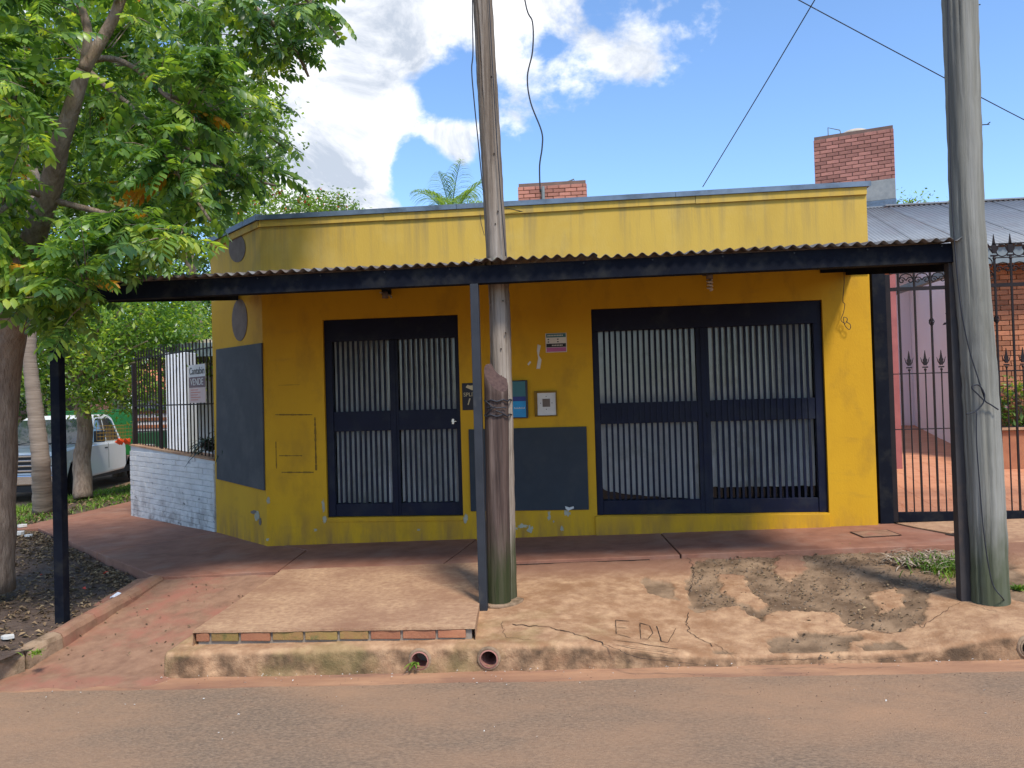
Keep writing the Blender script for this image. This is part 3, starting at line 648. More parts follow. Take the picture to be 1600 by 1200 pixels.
mb.poly([(CH[0], CH[1], Zb), (CH[0], CH[1], Zt), (CH[0], 7, Zt), (CH[0], 7, Zb)])
mb.poly([(XR, 0, Zb), (XR, 5, Zb), (XR, 5, Zt), (XR, 0, Zt)])
mb.build('wall', M['yellow'], bld)
mb = MB()
mb.poly([(XL, 0, Zt), (XR, 0, Zt), (XR, 0, TOP - .06), (XL, 0, TOP - .06)]); mb.poly([(XL, 0, Zt), (XL, 0, TOP - .06), (CH[0], CH[1], TOP - .06), (CH[0], CH[1], Zt)])
mb.poly([(CH[0], CH[1], Zt), (CH[0], CH[1], TOP - .06), (CH[0], 7, TOP - .06), (CH[0], 7, Zt)]); mb.poly([(XR, 0, Zt), (XR, 5, Zt), (XR, 5, TOP - .06), (XR, 0, TOP - .06)])
mb.poly([(XL, 0, TOP - .06), (XR, 0, TOP - .06), (XR, 5, TOP - .06), (CH[0], 7, TOP - .06), (CH[0], CH[1], TOP - .06)])
mb.build('parapet', M['yellow_hazy'], bld)
cd_ = Vector((CH[0] - XL, CH[1], 0)).normalized(); cn = Vector((-cd_.y, cd_.x, 0)) * 1; cn = -cn if cn.y > 0 else cn     # outward normal of the chamfer
if cn.x > 0: cn = -cn
cn = Vector((-cd_.y, cd_.x, 0)); 
if cn.y > 0: cn = -cn
# proud yellow band, in lengths
xs = [XL, -2.2, -.05, 1.1, XR + .0]
for i, (a, b) in enumerate(zip(xs[:-1], xs[1:])):
    z0 = TOP - .135 - .004 * (i % 2); mb = MB(); mb.box(a + .002, b - .002, -.022 - .003 * (i % 2), -.002, z0, TOP - .062); mb.build('parapet_band', M['yellow_hazy'], bld)
Mc = Matrix((cd_, -cn, Vector((0, 0, 1)))).transposed().to_4x4(); Mc.translation = Vector((XL, 0, 0)); CL = (Vector((CH[0], CH[1], 0)) - Vector((XL, 0, 0))).length
mb = MB(); mb.box(0.0, CL, -.022, -.002, TOP - .135, TOP - .062, Mc); mb.build('parapet_band', M['yellow_hazy'], bld)
for a, b in zip([XL - .03, -1.4, .9], [-1.4, .9, XR + .04]):
    mb = MB(); mb.prism([(a, -.045, TOP - .062), (a, -.045, TOP - .01), (a, .12, TOP + .02), (a, .12, TOP - .055), (a, 0, TOP - .055)], (b - a - .004, 0, 0)); mb.build('coping', M['coping'], bld)
mb = MB(); mb.box(-.02, CL, -.045, .12, TOP - .058, TOP + .004, Mc); mb.build('coping', M['coping'], bld)
mb = MB(); mb.box(CH[0] - .04, CH[0] + .12, CH[1] + .08, 7, TOP - .057, TOP); mb.build('coping', M['coping'], bld)
# boards
mb = MB(); mb.box(-1.345, -.095, -.018, -.002, .285, 1.155); mb.build('notice_board', M['board'], bld, bevel=.003)['label'] = 'dark slate blue board low between the two doors'
def cf(px, py):       # along-chamfer coordinate of a measured point
    v = ray(px, py); n_ = cn; t = (Vector((XL, 0, 0)) - CAM).dot(n_) / v.dot(n_); p = CAM + v * t; return (p - Vector((XL, 0, 0))).dot(cd_), p.z
P = [cf(411, 536), cf(415, 766), cf(341, 748), cf(340, 546)]
mb = MB(); mb.prism([Mc @ Vector((u, -.004, z)) for u, z in P], cn * .016); mb.build('notice_board', M['board2'], bld)['label'] = 'charcoal board on the cut corner wall'
for (cx, cy, rx, rz_) in ((375, 500, 12, 33), (371, 388, 13, 22)):
    u0, z0 = cf(cx, cy); pts = []
    for k in range(22):
        a = 2 * math.pi * k / 22; u, z = cf(cx + rx * math.cos(a) * (1 + .12 * noise.noise(Vector((k, cx, 0)))), cy + rz_ * math.sin(a)); 
        if cy < 400 and z < 2.9: z = 2.9
        pts.append(Mc @ Vector((u, -.002, z)))
    mb = MB(); mb.prism(pts, cn * .004); mb.build('primer_patch', M['oval'], bld)['label'] = 'grey brown oval patch left where a round sign hung'
# brown glue marks of a removed sign
def strip(pxs, wd, m, name='glue_mark', y=-.003):
    P = [W(px, py, y) for px, py in pxs]; mb = MB()
    for a, b in zip(P[:-1], P[1:]):
        n = max(1, int((b - a).length / .03)); d = (b - a).normalized(); s = Vector((-d.z, 0, d.x))
        for i in range(n):
            p, q = a.lerp(b, i / n), a.lerp(b, (i + 1.0) / n); w1 = wd * random.uniform(.4, 1.1); w2 = wd * random.uniform(.4, 1.1)
            mb.poly([p - s * w1, q - s * w2, q + s * w2, p + s * w1])
    if mb.f: mb.build(name, m, bld, fix=False)
for pts, wd in [([(430, 648), (488, 648)], .009), ([(492, 652), (494, 735)], .012), ([(431, 690), (432, 732)], .008), ([(436, 712), (472, 712)], .007), ([(440, 738), (490, 738)], .009), ([(435, 602), (468, 601)], .003)]: strip(pts, wd, M['stain'])
def patch(px, py, rx, rz_, m=M['plaster'], name='peeled_patch', y=-.003, seed=0):
    n = 22; pts = []
    for k in range(n):
        a = 2 * math.pi * k / n; q = (1 + .9 * noise.noise(Vector((math.cos(a) * 2.6, math.sin(a) * 2.6, seed + px)))) * .8
        pts.append(W(px + rx * q * math.cos(a), py + rz_ * q * math.sin(a), y))
    mb = MB(); mb.prism(pts, (0, .002, 0)); mb.build(name, m, bld)
for p_ in [(419, 782, 3, 6), (505, 790, 3, 10), (507, 812, 4, 6), (727, 810, 4, 8), (816, 822, 9, 4), (829, 827, 6, 7), (858, 806, 3, 8), (886, 802, 7, 6), (878, 826, 3, 5), (865, 815, 1.5, 2), (805, 826, 4, 2), (493, 828, 3, 3), (418, 843, 3, 3), (654, 868-40, 3, 2)]: patch(*p_)
def patch_cf(px, py, r1, r2, m):
    pts = []
    for k in range(12):
        a = 2 * math.pi * k / 12; q = 1 + .6 * noise.noise(Vector((math.cos(a) * 2, math.sin(a) * 2, px))); u, z = cf(px + r1 * q * math.cos(a), py + r2 * q * math.sin(a)); pts.append(Mc @ Vector((u, -.002, z)))
    mb = MB(); mb.prism(pts, cn * .003); mb.build('peeled_patch', m, bld)
patch_cf(402, 806, 4, 8, M['plaster']); patch_cf(407, 815, 2, 6, M['oval']); patch_cf(397, 800, 5, 3, M['oval'])
# doors
def door(D, leaves, rows_px, label, nb):
    x0, x1, z0, z1 = D; d = empty('door', ((x0 + x1) / 2, 0, z0), 0, bld); d['label'] = label; ox = (x0 + x1) / 2
    def L_(mb):
        for k in range(len(mb.v)): mb.v[k] = mb.v[k] - Vector((ox, 0, z0))
        return mb
    Y0 = .045
    barm = MB(); 
    bars = []
    zt, zmid1, zmid0, zb_ = rows_px
    cur = x0
    solid = MB()
    lf = leaves
    # frame rails and stiles butted together
    fr = MB(); fr.box(x0 + .002, x1 - .002, Y0 - .012, Y0 + .05, zt, z1 - .002)
    fr.box(x0 + .002, lf[0][0], Y0 - .012, Y0 + .05, z0 + .002, zt); fr.box(lf[-1][1], x1 - .002, Y0 - .012, Y0 + .05, z0 + .002, zt)
    L_(fr).build('door_frame', M['navy'], d, bevel=.003)
    for i, (a, b) in enumerate(lf):
        lfm = MB(); lfm.box(a + .001, b - .001, Y0, Y0 + .04, z0 + .003, zb_)                      # bottom panel
        L_(lfm).build('door_panel', M['navy'], d, bevel=.003); lfm = MB(); lfm.box(a + .001, b - .001, Y0, Y0 + .04, zmid0, zmid1)
        if i < len(lf) - 1:
            c = lf[i + 1][0]; st = MB(); mid = (b + c) / 2
            st.box(b, mid - .003, Y0 + .001, Y0 + .041, z0 + .003, zt - .002); st.box(mid + .003, c, Y0 + .001, Y0 + .041, z0 + .003, zt - .002); st.box(mid - .02, mid + .02, Y0 - .008, Y0 + .0, z0 + .003, zt - .002)
            L_(st).build('stile', M['navy'], d, bevel=.002)
        L_(lfm).build('door_panel', M['navy'], d, bevel=.003)
        n = nb[i]; pitch = (b - a) / (n + .0); bw = pitch * .38
        bm_ = MB(); bm_.box(-bw / 2, bw / 2, 0, .022, 0, zt - zb_ if False else 1); 
        h1, h2 = zt - zmid1, zmid0 - zb_
        me1 = MB(); me1.box(-bw / 2, bw / 2, 0, .022, 0, h1); me1 = me1.mesh('bar', M['navy']); me2 = MB(); me2.box(-bw / 2, bw / 2, 0, .022, 0, h2); me2 = me2.mesh('bar', M['navy'])
        for k in range(n + 1):
            xx = a + pitch * k
            if k == 0 or k == n: continue
            link('bar', me1, d, (xx - ox, Y0 + .01, zmid1 - z0)); link('bar', me2, d, (xx - ox, Y0 + .01, zb_ - z0))
        if (x1 - x0) > 2:   # bars carry on over the lock rail on the wide door
            me3 = MB(); me3.box(-bw / 2, bw / 2, 0, .012, 0, zmid0 - zmid1 + 0 if zmid0 > zmid1 else zmid1 - zmid0); me3 = me3.mesh('rib', M['navy'])
            for k in range(1, n): link('rib', me3, d, (a + pitch * k - ox, Y0 - .012, min(zmid0, zmid1) - z0))
        g_ = MB(); g_.poly([(a, Y0 + .06, zb_), (b, Y0 + .06, zb_), (b, Y0 + .06, zt), (a, Y0 + .06, zt)]); L_(g_).build('glass_pane', M['glass'], d)
        # curtain with folds and a loosely hanging lower hem
        cu = MB(); nn = 90
        for q in range(nn + 1):
            u = q / nn; xx = a + (b - a) * u; fold = .012 * math.sin(u * 46 + 2 * noise.noise(Vector((u * 5, i, x0)))) + .02 * noise.noise(Vector((u * 7, i * 3, 1)))
            hem = z0 + (.14 if x1 - x0 < 2 else .10) + ((.10 * (1 - u) ** 2 * 0 + .16 * (u * (1 - u)) * -0) if x1 - x0 < 2 else (.17 - .13 * u ** .5 if i == 0 else .16)) + .01 * noise.noise(Vector((u * 12, i, 4)))
            for zz, am in ((zt + .02, .5), ((zt + hem) / 2, 1), (hem, 1.3)): cu.v.append(Vector((xx, Y0 + .085 + fold * am, zz)))
        for q in range(nn):
            for r_ in range(2): k = q * 3 + r_; cu.f.append([k, k + 3, k + 4, k + 1]); cu.mi.append(0)
        L_(cu).build('curtain', M['curtain'], d, smooth=True, fix=False)
    bk = MB(); bk.box(x0 - .05, x1 + .05, .24, .26, z0 - .05, z1 + .05); L_(bk).build('backing', M['dark'], d)  # near-black sheet, the darkness of the unlit room painted on
    return d
zr1 = [wzz(560, 532), wzz(560, 643), wzz(560, 674), wzz(560, 788)]
d1 = door(D1, [(wx(518, 600), wx(607, 600)), (wx(620, 600), wx(711, 600))], (zr1[0], zr1[1], zr1[2], zr1[3]), 'narrower dark navy double door with barred panes on the left', (11, 11))
zr2 = [wzz(1100, 511), wzz(1100, 626), wzz(1100, 659), wzz(1100, 781)]
d2 = door(D2, [(wx(937, 600), wx(1090, 600)), (wx(1110, 600), wx(1275, 600))], (zr2[0], zr2[1], zr2[2], zr2[3]), 'wide dark navy double door with barred panes on the right', (17, 17))
mb = MB(); mb.box(-.01, .03, -.02, .0, 0, .11); mb.box(-.012, .075, -.04, -.02, .05, .065)
for d_, x_, z_ in ((d1, .655, .98), (d2, -.0, 1.0)):
    h = link('handle', mb.mesh('handle', M['chrome'] if d_ is d1 else M['navy']), d_, (x_, .035, z_)); h.scale = (.6, .7, .5)
mb = MB(); mb.box(D1[0], D1[1], -.012, -.001, .185, .233); mb.build('door_sill', M['yellow'], bld, bevel=.004)
mb = MB(); mb.box(D2[0] - .02, D2[1], -.03, -.001, -.3, .215); mb.build('door_sill', M['yellow'], bld, bevel=.006)

# wall fittings
def wallbox(px0, py0, px1, py1, y0, y1):
    a = W(px0, py1, 0); b = W(px1, py0, 0); return a.x, b.x, y0, y1, a.z, b.z
def fitted(name, label, cat, px0, py0, px1, py1, mains, y0, y1=-.002):
    a = W(px0, py1, 0); b = W(px1, py0, 0); t = empty(name, ((a.x + b.x) / 2, 0, (a.z + b.z) / 2)); tag(t, label, cat)
    w_, h_ = b.x - a.x, b.z - a.z
    return t, w_, h_
t, w_, h_ = fitted('wall_notice', 'small square notice with teal, white, black and pink bands on the yellow wall', 'notice', 853, 520, 885, 551, None, 0)
mb = MB(); mb.box(-w_ / 2, w_ / 2, -.006, -.002, -h_ / 2, h_ / 2); mb.build('card', M['paper'], t)
for f0, f1, mm in ((.02, .22, 'teal'), (.54, .73, 'blackprint'), (.75, .97, 'magenta')):
    mb = MB(); mb.box(-w_ / 2 * .93, w_ / 2 * .93, -.0075, -.0061, h_ / 2 - h_ * f1, h_ / 2 - h_ * f0); mb.build('printed_band', M[mm], t)
mb = MB()
for zz, r0, r1 in ((.12, -.4, .35), (.635, -.2, .3)):
    x = r0
    while x < r1: mb.box(w_ * x, w_ * (x + .05), -.0088, -.0077, h_ * (.5 - zz) - .006, h_ * (.5 - zz) + .006); x += .075
mb.build('lettering', M['paper'], t)
mb = MB()
for xx in (-.4, .05):
    for zz in (.32, .45): mb.box(w_ * xx, w_ * (xx + .07), -.0075, -.0062, h_ * (.5 - zz) - .006, h_ * (.5 - zz) + .006)
mb.build('printed_mark', M['blackprint'], t)
t, w_, h_ = fitted('blue_box', 'grey topped cyan meter box behind the wooden pole', 'meter box', 788, 594, 824, 654, None, 0)
mb = MB(); mb.box(-w_ / 2, w_ / 2, -.045, -.002, -h_ / 2, h_ / 2); mb.build('case', M['board2'], t, bevel=.006)
mb = MB(); mb.box(-w_ / 2 + .012, w_ / 2 - .02, -.049, -.046, -h_ / 2 + .012, -.02); mb.build('printed_panel', M['cyan'], t)
mb = MB(); mb.box(-w_ / 2 + .012, w_ / 2 - .02, -.0495, -.046, -.018, .028); mb.build('printed_band', mat('indigo_print', (.05, .06, .2)), t)
mb = MB(); mb.box(-w_ / 2 + .012, w_ / 2 - .02, -.049, -.046, .03, h_ / 2 - .012); mb.build('window', M['teal'], t)
mb = MB()
for k in range(9): mb.box(w_ * (-.05 + k * .05), w_ * (-.05 + k * .05) + .006, -.051, -.0495, -.10, -.082 - .006 * (k % 2))
mb.build('lettering', M['paper'], t)
t, w_, h_ = fitted('intercom_plate', 'pale plate with a square grey window in a brown frame right of the blue box', 'switch plate', 836, 610, 870, 651, None, 0)
mb = MB()
for (a0, a1, b0, b1) in ((-w_ / 2, w_ / 2, h_ / 2 - .022, h_ / 2), (-w_ / 2, w_ / 2, -h_ / 2, -h_ / 2 + .012), (-w_ / 2, -w_ / 2 + .03, -h_ / 2 + .012, h_ / 2 - .022), (w_ / 2 - .014, w_ / 2, -h_ / 2 + .012, h_ / 2 - .022)): mb.box(a0, a1, -.022, -.002, b0, b1)
mb.build('frame', M['stain'], t, bevel=.002)
mb = MB(); mb.box(-w_ / 2 + .03, w_ / 2 - .014, -.012, -.002, -h_ / 2 + .012, h_ / 2 - .022); mb.build('plate', M['paper'], t)
mb = MB(); mb.box(-.035, .045, -.016, -.0125, -.035, .05); mb.build('window', M['oval'], t, bevel=.002)
mb = MB()
for x, z in ((.005, .075), (.005, -.06), (-.055, .005), (.065, .005)): mb.tube([(x, -.0125, z), (x, -.015, z)], .005, 8)
mb.build('screw', M['blackprint'], t)
t, w_, h_ = fitted('black_sticker', 'black rounded sticker with pale scrawled lettering right of the narrow door', 'sticker', 723, 598, 748, 641, None, 0)
mb = MB(); mb.box(-w_ / 2, w_ / 2, -.006, -.002, -h_ / 2, h_ / 2); mb.build('card', M['blackprint'], t, bevel=.012 * 0 + .002)
text_mesh('SPLIT', .058, mat('cream_print', (.6, .5, .3)), t, (-.01, -.0075, .02), (R(90), 0, 0))
mb = MB(); mb.prism([(-.05, -.007, .10), (-.03, -.007, .125), (.0, -.007, .115), (.04, -.007, .12), (.05, -.007, .09), (.02, -.007, .065), (-.01, -.007, .08)], (0, -.001, 0)); mb.prism([(-.015, -.007, -.02), (.0, -.007, -.02), (-.025, -.007, -.09), (-.035, -.007, -.085)], (0, -.001, 0)); mb.build('printed_mark', bpy.data.materials['cream_print'], t)
# tape scraps
mb = MB(); P = [W(x, y, -.004) for x, y in ((840, 538), (845, 540), (842, 555), (846, 562), (844, 576), (838, 576), (841, 560), (839, 548))]; mb.prism(P, (0, .002, 0)); P = [W(x, y, -.004) for x, y in ((824, 569), (828, 564), (830, 566), (826, 571))]; mb.prism(P, (0, .002, 0))
tag(mb.build('tape_scrap', M['paper']), 'torn strips of old tape on the wall left of the small notice', 'tape')
mb = MB(); P = [W(x, y, -.02) for x, y in ((883, 791), (890, 793), (896, 791), (897, 794), (888, 798), (884, 795))]; mb.prism(P, (0, .002, 0)); tag(mb.build('paper_scrap', M['paper']), 'curl of peeled white paint at the lower edge of the slate board', 'paint flake')
# lamps
def lampholder(px, py, label, bulb):
    p = W(px, py, 0); t = empty('wall_lamp', p); t.scale = (1.35, 1.35, 1.35); tag(t, label, 'lamp')
    mb = MB(); mb.box(-.045, .03, -.03, -.002, -.015, .03); mb.tube([(0, -.02, 0), (0, -.08, -.01)], .012, 8); mb.build('bracket', M['blackplastic'], t, bevel=.004)
    mb = MB(); mb.tube([(0, -.08, .0), (0, -.08, -.05)], [.022, .026], 12); mb.build('socket', M['oval'], t, smooth=True)
    if bulb:
        mb = MB(); pts = [(.018 * math.cos(k * .7), -.08 + .018 * math.sin(k * .7), -.055 - k * .0028) for k in range(30)]; mb.tube(pts, .008, 6); mb.build('bulb', M['bulb'], t, smooth=True)
    else:
        mb = MB(); mb.tube([(.02, -.06, -.02), (.045, -.075, -.035), (.05, -.08, -.05)], .008, 6); mb.tube([(-.01, -.06, -.01), (-.05, -.06, .0)], .006, 6); mb.build('socket', M['plaster'], t)
lampholder(606, 458, 'empty lamp holder on the wall above the narrow door', False)
lampholder(1106, 428, 'lamp holder with a spiral bulb above the wide door', True)
def cable(name, label, pts, r, cat='cable', m='cable', group=None, n=5, smooth=True):
    mb = MB(); P = [Vector(p) for p in pts]; Q = []
    for i in range(len(P) - 1):
        p0, p1, p2, p3 = P[max(i - 1, 0)], P[i], P[i + 1], P[min(i + 2, len(P) - 1)]
        for k in range(6):
            t = k / 6; Q.append(.5 * ((2 * p1) + (-p0 + p2) * t + (2 * p0 - 5 * p1 + 4 * p2 - p3) * t * t + (-p0 + 3 * p1 - 3 * p2 + p3) * t ** 3))
    Q.append(P[-1]); mb.tube(Q, r, n); o = mb.build(name, M[m], smooth=True); tag(o, label, cat, group); return o
cable('hanging_wire', 'thin curled wire hanging on the yellow wall right of the wide door', [W(x, y, -.05) for x, y in ((1318, 412), (1319, 440), (1317, 470), (1320, 475), (1318, 488), (1314, 500), (1321, 505), (1324, 498), (1318, 496), (1320, 508), (1327, 515), (1329, 508), (1322, 502))], .0035)

# ------------------------------------------------------------------ corrugated canopy
can = empty('canopy', (0, 0, 0)); tag(can, 'lean-to canopy of corrugated zinc on dark steel posts over the walkway', 'canopy')
CF, CB, ZF, ZBk = -2.46, -.004, 2.50, 2.80
XC0, XC1 = -4.35, 2.56
def corr_mesh(name, width, y0, z0, y1, z1, pitch, amp, m, ny=6, th=.003, parent=None, off=0, jag=0):
    mb = MB(); n = int(width / pitch * 8)
    for i in range(n + 1):
        x = width * i / n
        for j in range(ny + 1):
            t = j / ny; zz = amp * math.cos(2 * math.pi * (x + off) / pitch); mb.v.append(Vector((x, y0 + (y1 - y0) * t + (jag if j == 0 else 0), z0 + (z1 - z0) * t + zz)))
    for i in range(n):
        for j in range(ny): k = i * (ny + 1) + j; mb.f.append([k, k + ny + 1, k + ny + 2, k + 1]); mb.mi.append(0)
    o = mb.build(name, m, parent, smooth=True, fix=False); sd = o.modifiers.new('thick', 'SOLIDIFY'); sd.thickness = th; return o
pitch = .0875
xx = XC0; k = 0
while xx < XC1 - .02:
    wd = min(.875, XC1 - xx); rise = (.0 if k % 2 else .006) - .012 * math.sin(math.pi * (xx - XC0) / 3.4) ** 2
    # the back edge of the leftmost sheets stops at the cut corner
    yb = CB if xx > -3.7 else .15
    o = corr_mesh('roof_sheet', wd + .03, CF - .04 + random.uniform(-.022, .018), ZF + rise, yb, ZBk + rise, pitch, .0135, M['sheet'], parent=can); o.location = (xx, 0, random.uniform(-.003, .003)); o.rotation_euler = (0, 0, random.uniform(-.002, .002)); xx += .875; k += 1
mb = MB(); mb.box(XC0 + .02, XC1 - .0, -2.44, -2.39, 2.345, 2.478); mb.box(XC0 + .02, XC1, -2.389, -2.35, 2.345, 2.36); mb.build('front_beam', M['steel'], can, bevel=.002)
mb = MB(); mb.bar((XC0 + .04, -1.25, 2.60), (XC1, -1.25, 2.60), .05, .08); mb.build('purlin', M['steel'], can)
mb = MB(); mb.bar((XL, -.04, 2.735), (XC1, -.04, 2.735), .05, .06, (0, 0, 1)); mb.build('purlin', M['steel'], can)
mb = MB(); mb.bar((-4.22, -2.38, 2.40), (-4.13, .48, 2.765), .06, .11); mb.build('side_beam', M['steel'], can)
mb = MB(); mb.bar((2.53, -2.34, 2.37), (2.60, -.0, 2.70), .06, .15); mb.build('side_beam', M['steel'], can)
mb = MB(); mb.bar((-.89, -2.34, 2.40), (-.89, -.0, 2.72), .05, .08); mb.build('side_beam', M['steel'], can)
mb = MB(); mb.box(2.32, 2.80, -.03, -.003, 2.655, 2.775); mb.build('end_plate', M['steel'], can)
def post(px, y, z0, w1, w2, zt, m):
    p = G(*px, z0); x = W(px[0], px[1], y).x; mb = MB(); mb.box(x - w1 / 2, x + w1 / 2, y - w2 / 2, y + w2 / 2, z0 - .02, zt); mb.build('post', m, can, bevel=.003); return x
xa = post((98, 985), -2.42, -.26, .076, .076, 2.344, M['steel'])
xb = post((756, 958), -2.41, -.14, .062, .06, 2.344, M['post'])
xc = post((1509, 940), -2.37, -.09, .092, .075, 2.47, M['postbrown'])
for x, z in ((xa, -.23), (xb, -.135)):
    mb = MB(); mb.prism([(x - .12, -2.52, z), (x - .02, -2.56, z), (x + .1, -2.5, z), (x + .13, -2.36, z), (x - .05, -2.33, z), (x - .14, -2.4, z)], (0, 0, .03)); mb.build('footing', M['kerb'], can, bevel=.01)
# rows of bolt heads along the front beam
mb = MB()
for k in range(14): mb.tube([(XC0 + .3 + k * .5, -2.44, 2.46), (XC0 + .3 + k * .5, -2.446, 2.46)], .006, 6)
o = mb.build('bolt', M['post'], can); o['kind'] = 'stuff'

# ------------------------------------------------------------------ poles
def pole(name, label, pts, rad, m, cat='utility pole', n=72, sub=22):
    mb = MB(); P = [Vector(p) for p in pts]; Q = []; RR = []
    for i in range(len(P) - 1):
        for k in range(sub): t = k / sub; Q.append(P[i].lerp(P[i + 1], t)); RR.append(rad[i] + (rad[i + 1] - rad[i]) * t)
    Q.append(P[-1]); RR.append(rad[-1]); RR = [r * (1 + .03 * noise.noise(q * 3)) for r, q in zip(RR, Q)]
    mb.tube(Q, RR, n, True, .06)
    for i in range(len(Q)):
        for k in range(n):
            q = mb.v[i * n + k]; a = 2 * math.pi * k / n; f = noise.noise(Vector((math.cos(a) * 8, math.sin(a) * 8, q.z * .8))); f2 = noise.noise(Vector((math.cos(a) * 14, math.sin(a) * 14, q.z * 1.1 + 7)))
            dd = .03 * f - .10 * max(0, f2 - .22) / .3; mb.v[i * n + k] = q + (q - Q[i]) * dd
    o = mb.build(name, m, smooth=False if False else True); tag(o, label, cat); return o
mp = empty('wooden_pole', (-.78, -2.17, -.1)); tag(mp, 'weathered brown wooden utility pole passing through the canopy', 'utility pole')
def sub_parent(o, par): o.parent = par; o.location = -Vector(par.location); [o.pop(k_) for k_ in ('label', 'category') if k_ in o]; return o
o = pole('shaft', 'x', [W(788, 952, -2.15) - Vector((0, 0, .1)), W(785, 700, -2.16), W(781, 480, -2.17), W(776, 400, -2.17), W(765, 200, -2.18), W(754, 0, -2.2), W(735, -330, -2.25)], [.098, .088, .082, .08, .079, .077, .07], M['wood']); sub_parent(o, mp)
mb = MB()
for (px_n, py_n) in ((768, 120), (772, 240), (778, 330), (774, 350), (786, 470), (790, 520), (783, 545), (760, 60)):
    p_ = W(px_n, py_n, -2.255); mb.tube([p_ + Vector((0, .02, 0)), p_ + Vector((0, -.006, 0))], [.004, .006], 6)
o = mb.build('nails', M['groove'], mp); o.location = -Vector(mp.location); o['kind'] = 'stuff'
mb = MB()
for k in range(12):
    a = k * .55; mb.tube([Vector((-.80 + .085 * math.cos(a), -2.175 + .085 * math.sin(a), 2.50)), Vector((-.80 + .10 * math.cos(a), -2.175 + .10 * math.sin(a), 2.555 + .01 * random.random()))], .018, 6)
o = mb.build('sealant', M['plaster'], mp); o.location = -Vector(mp.location)
# the reinforcing stump, cut obliquely
st = empty('pole_stump', (-.83, -2.3, -.12)); tag(st, 'shorter reddish stump with slanted top lashed to the front of the wooden pole', 'stump')
pa, pb = W(779, 938, -2.285), W(775, 590, -2.285); pa.z -= .06
mb = MB(); n = 64; axis = (pb - pa); topx = []
rr = .088
for i in range(21):
    t = i / 20; c = pa + axis * t; r_ = rr * (1.05 - .05 * t) * (1 + .02 * noise.noise(c * 5))
    for k in range(n):
        a = 2 * math.pi * k / n; q = c + Vector((r_ * math.cos(a), r_ * math.sin(a) * .9, 0)) * (1 + .05 * noise.noise(Vector((math.cos(a) * 2, math.sin(a) * 2, t * 3))) + .05 * noise.noise(Vector((math.cos(a) * 6, math.sin(a) * 6, t * 1.2))) - .12 * max(0, noise.noise(Vector((math.cos(a) * 12, math.sin(a) * 12, t * 1.5 + 3))) - .25))
        if t > .9: f = (t - .9) / .1; q.z += f * (-.07 * math.cos(a) + .085 * math.sin(a))
        mb.v.append(q)
for i in range(20):
    for k in range(n): mb.f.append([i * n + k, i * n + (k + 1) % n, (i + 1) * n + (k + 1) % n, (i + 1) * n + k]); mb.mi.append(0)
mb.f.append([20 * n + k for k in range(n)]); mb.mi.append(1)
for k in range(len(mb.v)): mb.v[k] = mb.v[k] - st.location
o = mb.build('shaft', [M['wood2'], mat('cut_wood', (.10, .06, .05), (.055, .032, .03), scale=40, rough=.9)], st, smooth=True)
for p in o.data.polygons:
    if len(p.vertices) > 6: p.use_smooth = False
# wire lashing round both
mb = MB()
for pyy in (626, 649):
    c = W(777, pyy, -2.285); pts = []
    for k in range(17):
        a = math.pi + math.pi * k / 16 * 1.0; pts.append(c + Vector((math.cos(a) * .096, math.sin(a) * .09, .006 * math.sin(k * 1.3))))
    pts = [c + Vector((-.10, .12, 0))] + pts + [c + Vector((.10, .12, 0))]; mb.tube(pts, .006, 6)
c0 = W(777, 637, -2.285)
for pts in ([(-.075, -.062, .05), (-.03, -.095, .01), (0, -.10, 0), (.04, -.09, .0), (.075, -.062, .0)], [(-.075, -.06, -.045), (-.03, -.093, -.01), (0, -.1, .01)], [(.0, -.1, -.02), (.04, -.092, -.035), (.075, -.062, -.06)], [(-.07, -.065, .0), (-.03, -.095, .005)]):
    mb.tube([c0 + Vector(p) for p in pts], .005, 6)
for k in range(len(mb.v)): mb.v[k] = mb.v[k] - st.location
mb.build('wire_lashing', M['cable'], st)
rp = pole('grey_wooden_pole', 'thick grey wooden utility pole with mossy foot at the right of the canopy', [W(1548, 952, -2.42) - Vector((0, 0, .08)), W(1531, 600, -2.43), W(1512, 360, -2.44), W(1499, 0, -2.46), W(1487, -330, -2.5)], [.122, .113, .108, .108, .10], M['wood3'])
mb = MB(); mb.tube([(-1.02 + .25, -2.25, -.12), (-.77, -2.25, -.105)], [.0, .0], 3)
fz0 = fz(-.74, -2.25)
mb = MB(); pts = []
for k in range(16): a = 2 * math.pi * k / 16; q = 1 + .2 * noise.noise(Vector((math.cos(a), math.sin(a), 2))); pts.append((-.76 + .17 * q * math.cos(a), -2.25 + .15 * q * math.sin(a), fz0 - .01))
mb.prism(pts, (0, 0, .025)); tag(mb.build('cement_collar', M['kerb'], bevel=.008), 'pale cement collar round the foot of the wooden pole', 'collar')

# cables
cable('pole_cable', 'black cable running down the left side of the wooden pole', [W(x, y, -2.3) for x, y in ((738, -200), (738, 0), (739, 80), (737, 110), (741, 160), (748, 230), (754, 290), (757, 300))], .005)
cable('pole_cable', 'thin cable down the right face of the wooden pole', [W(x, y, -2.28) for x, y in ((757, -150), (764, 0), (775, 200), (784, 330), (790, 400))], .004)
cable('tank_cable', 'wavy black cable dropping to the left brick tank housing', [W(x, y, 1.5) for x, y in ((800, -160), (820, 0), (832, 35), (832, 80), (824, 120), (829, 160), (846, 205), (847, 230), (843, 260), (844, 300))], .010)
cable('overhead_wire', 'overhead wire slanting down to the roof left of the right brick tank housing', [W(1440, -280, -1.0), W(1273, 0, 0), W(1190, 140, 1), W(1098, 292, 2.5)], .006, group='overhead wires')
cable('overhead_wire', 'overhead wire running down to the right behind the grey pole', [W(1100, -80, 1.), W(1248, 0, 1.5), W(1420, 92, 2), W(1600, 187, 3), W(1750, 260, 4)], .0065, group='overhead wires')
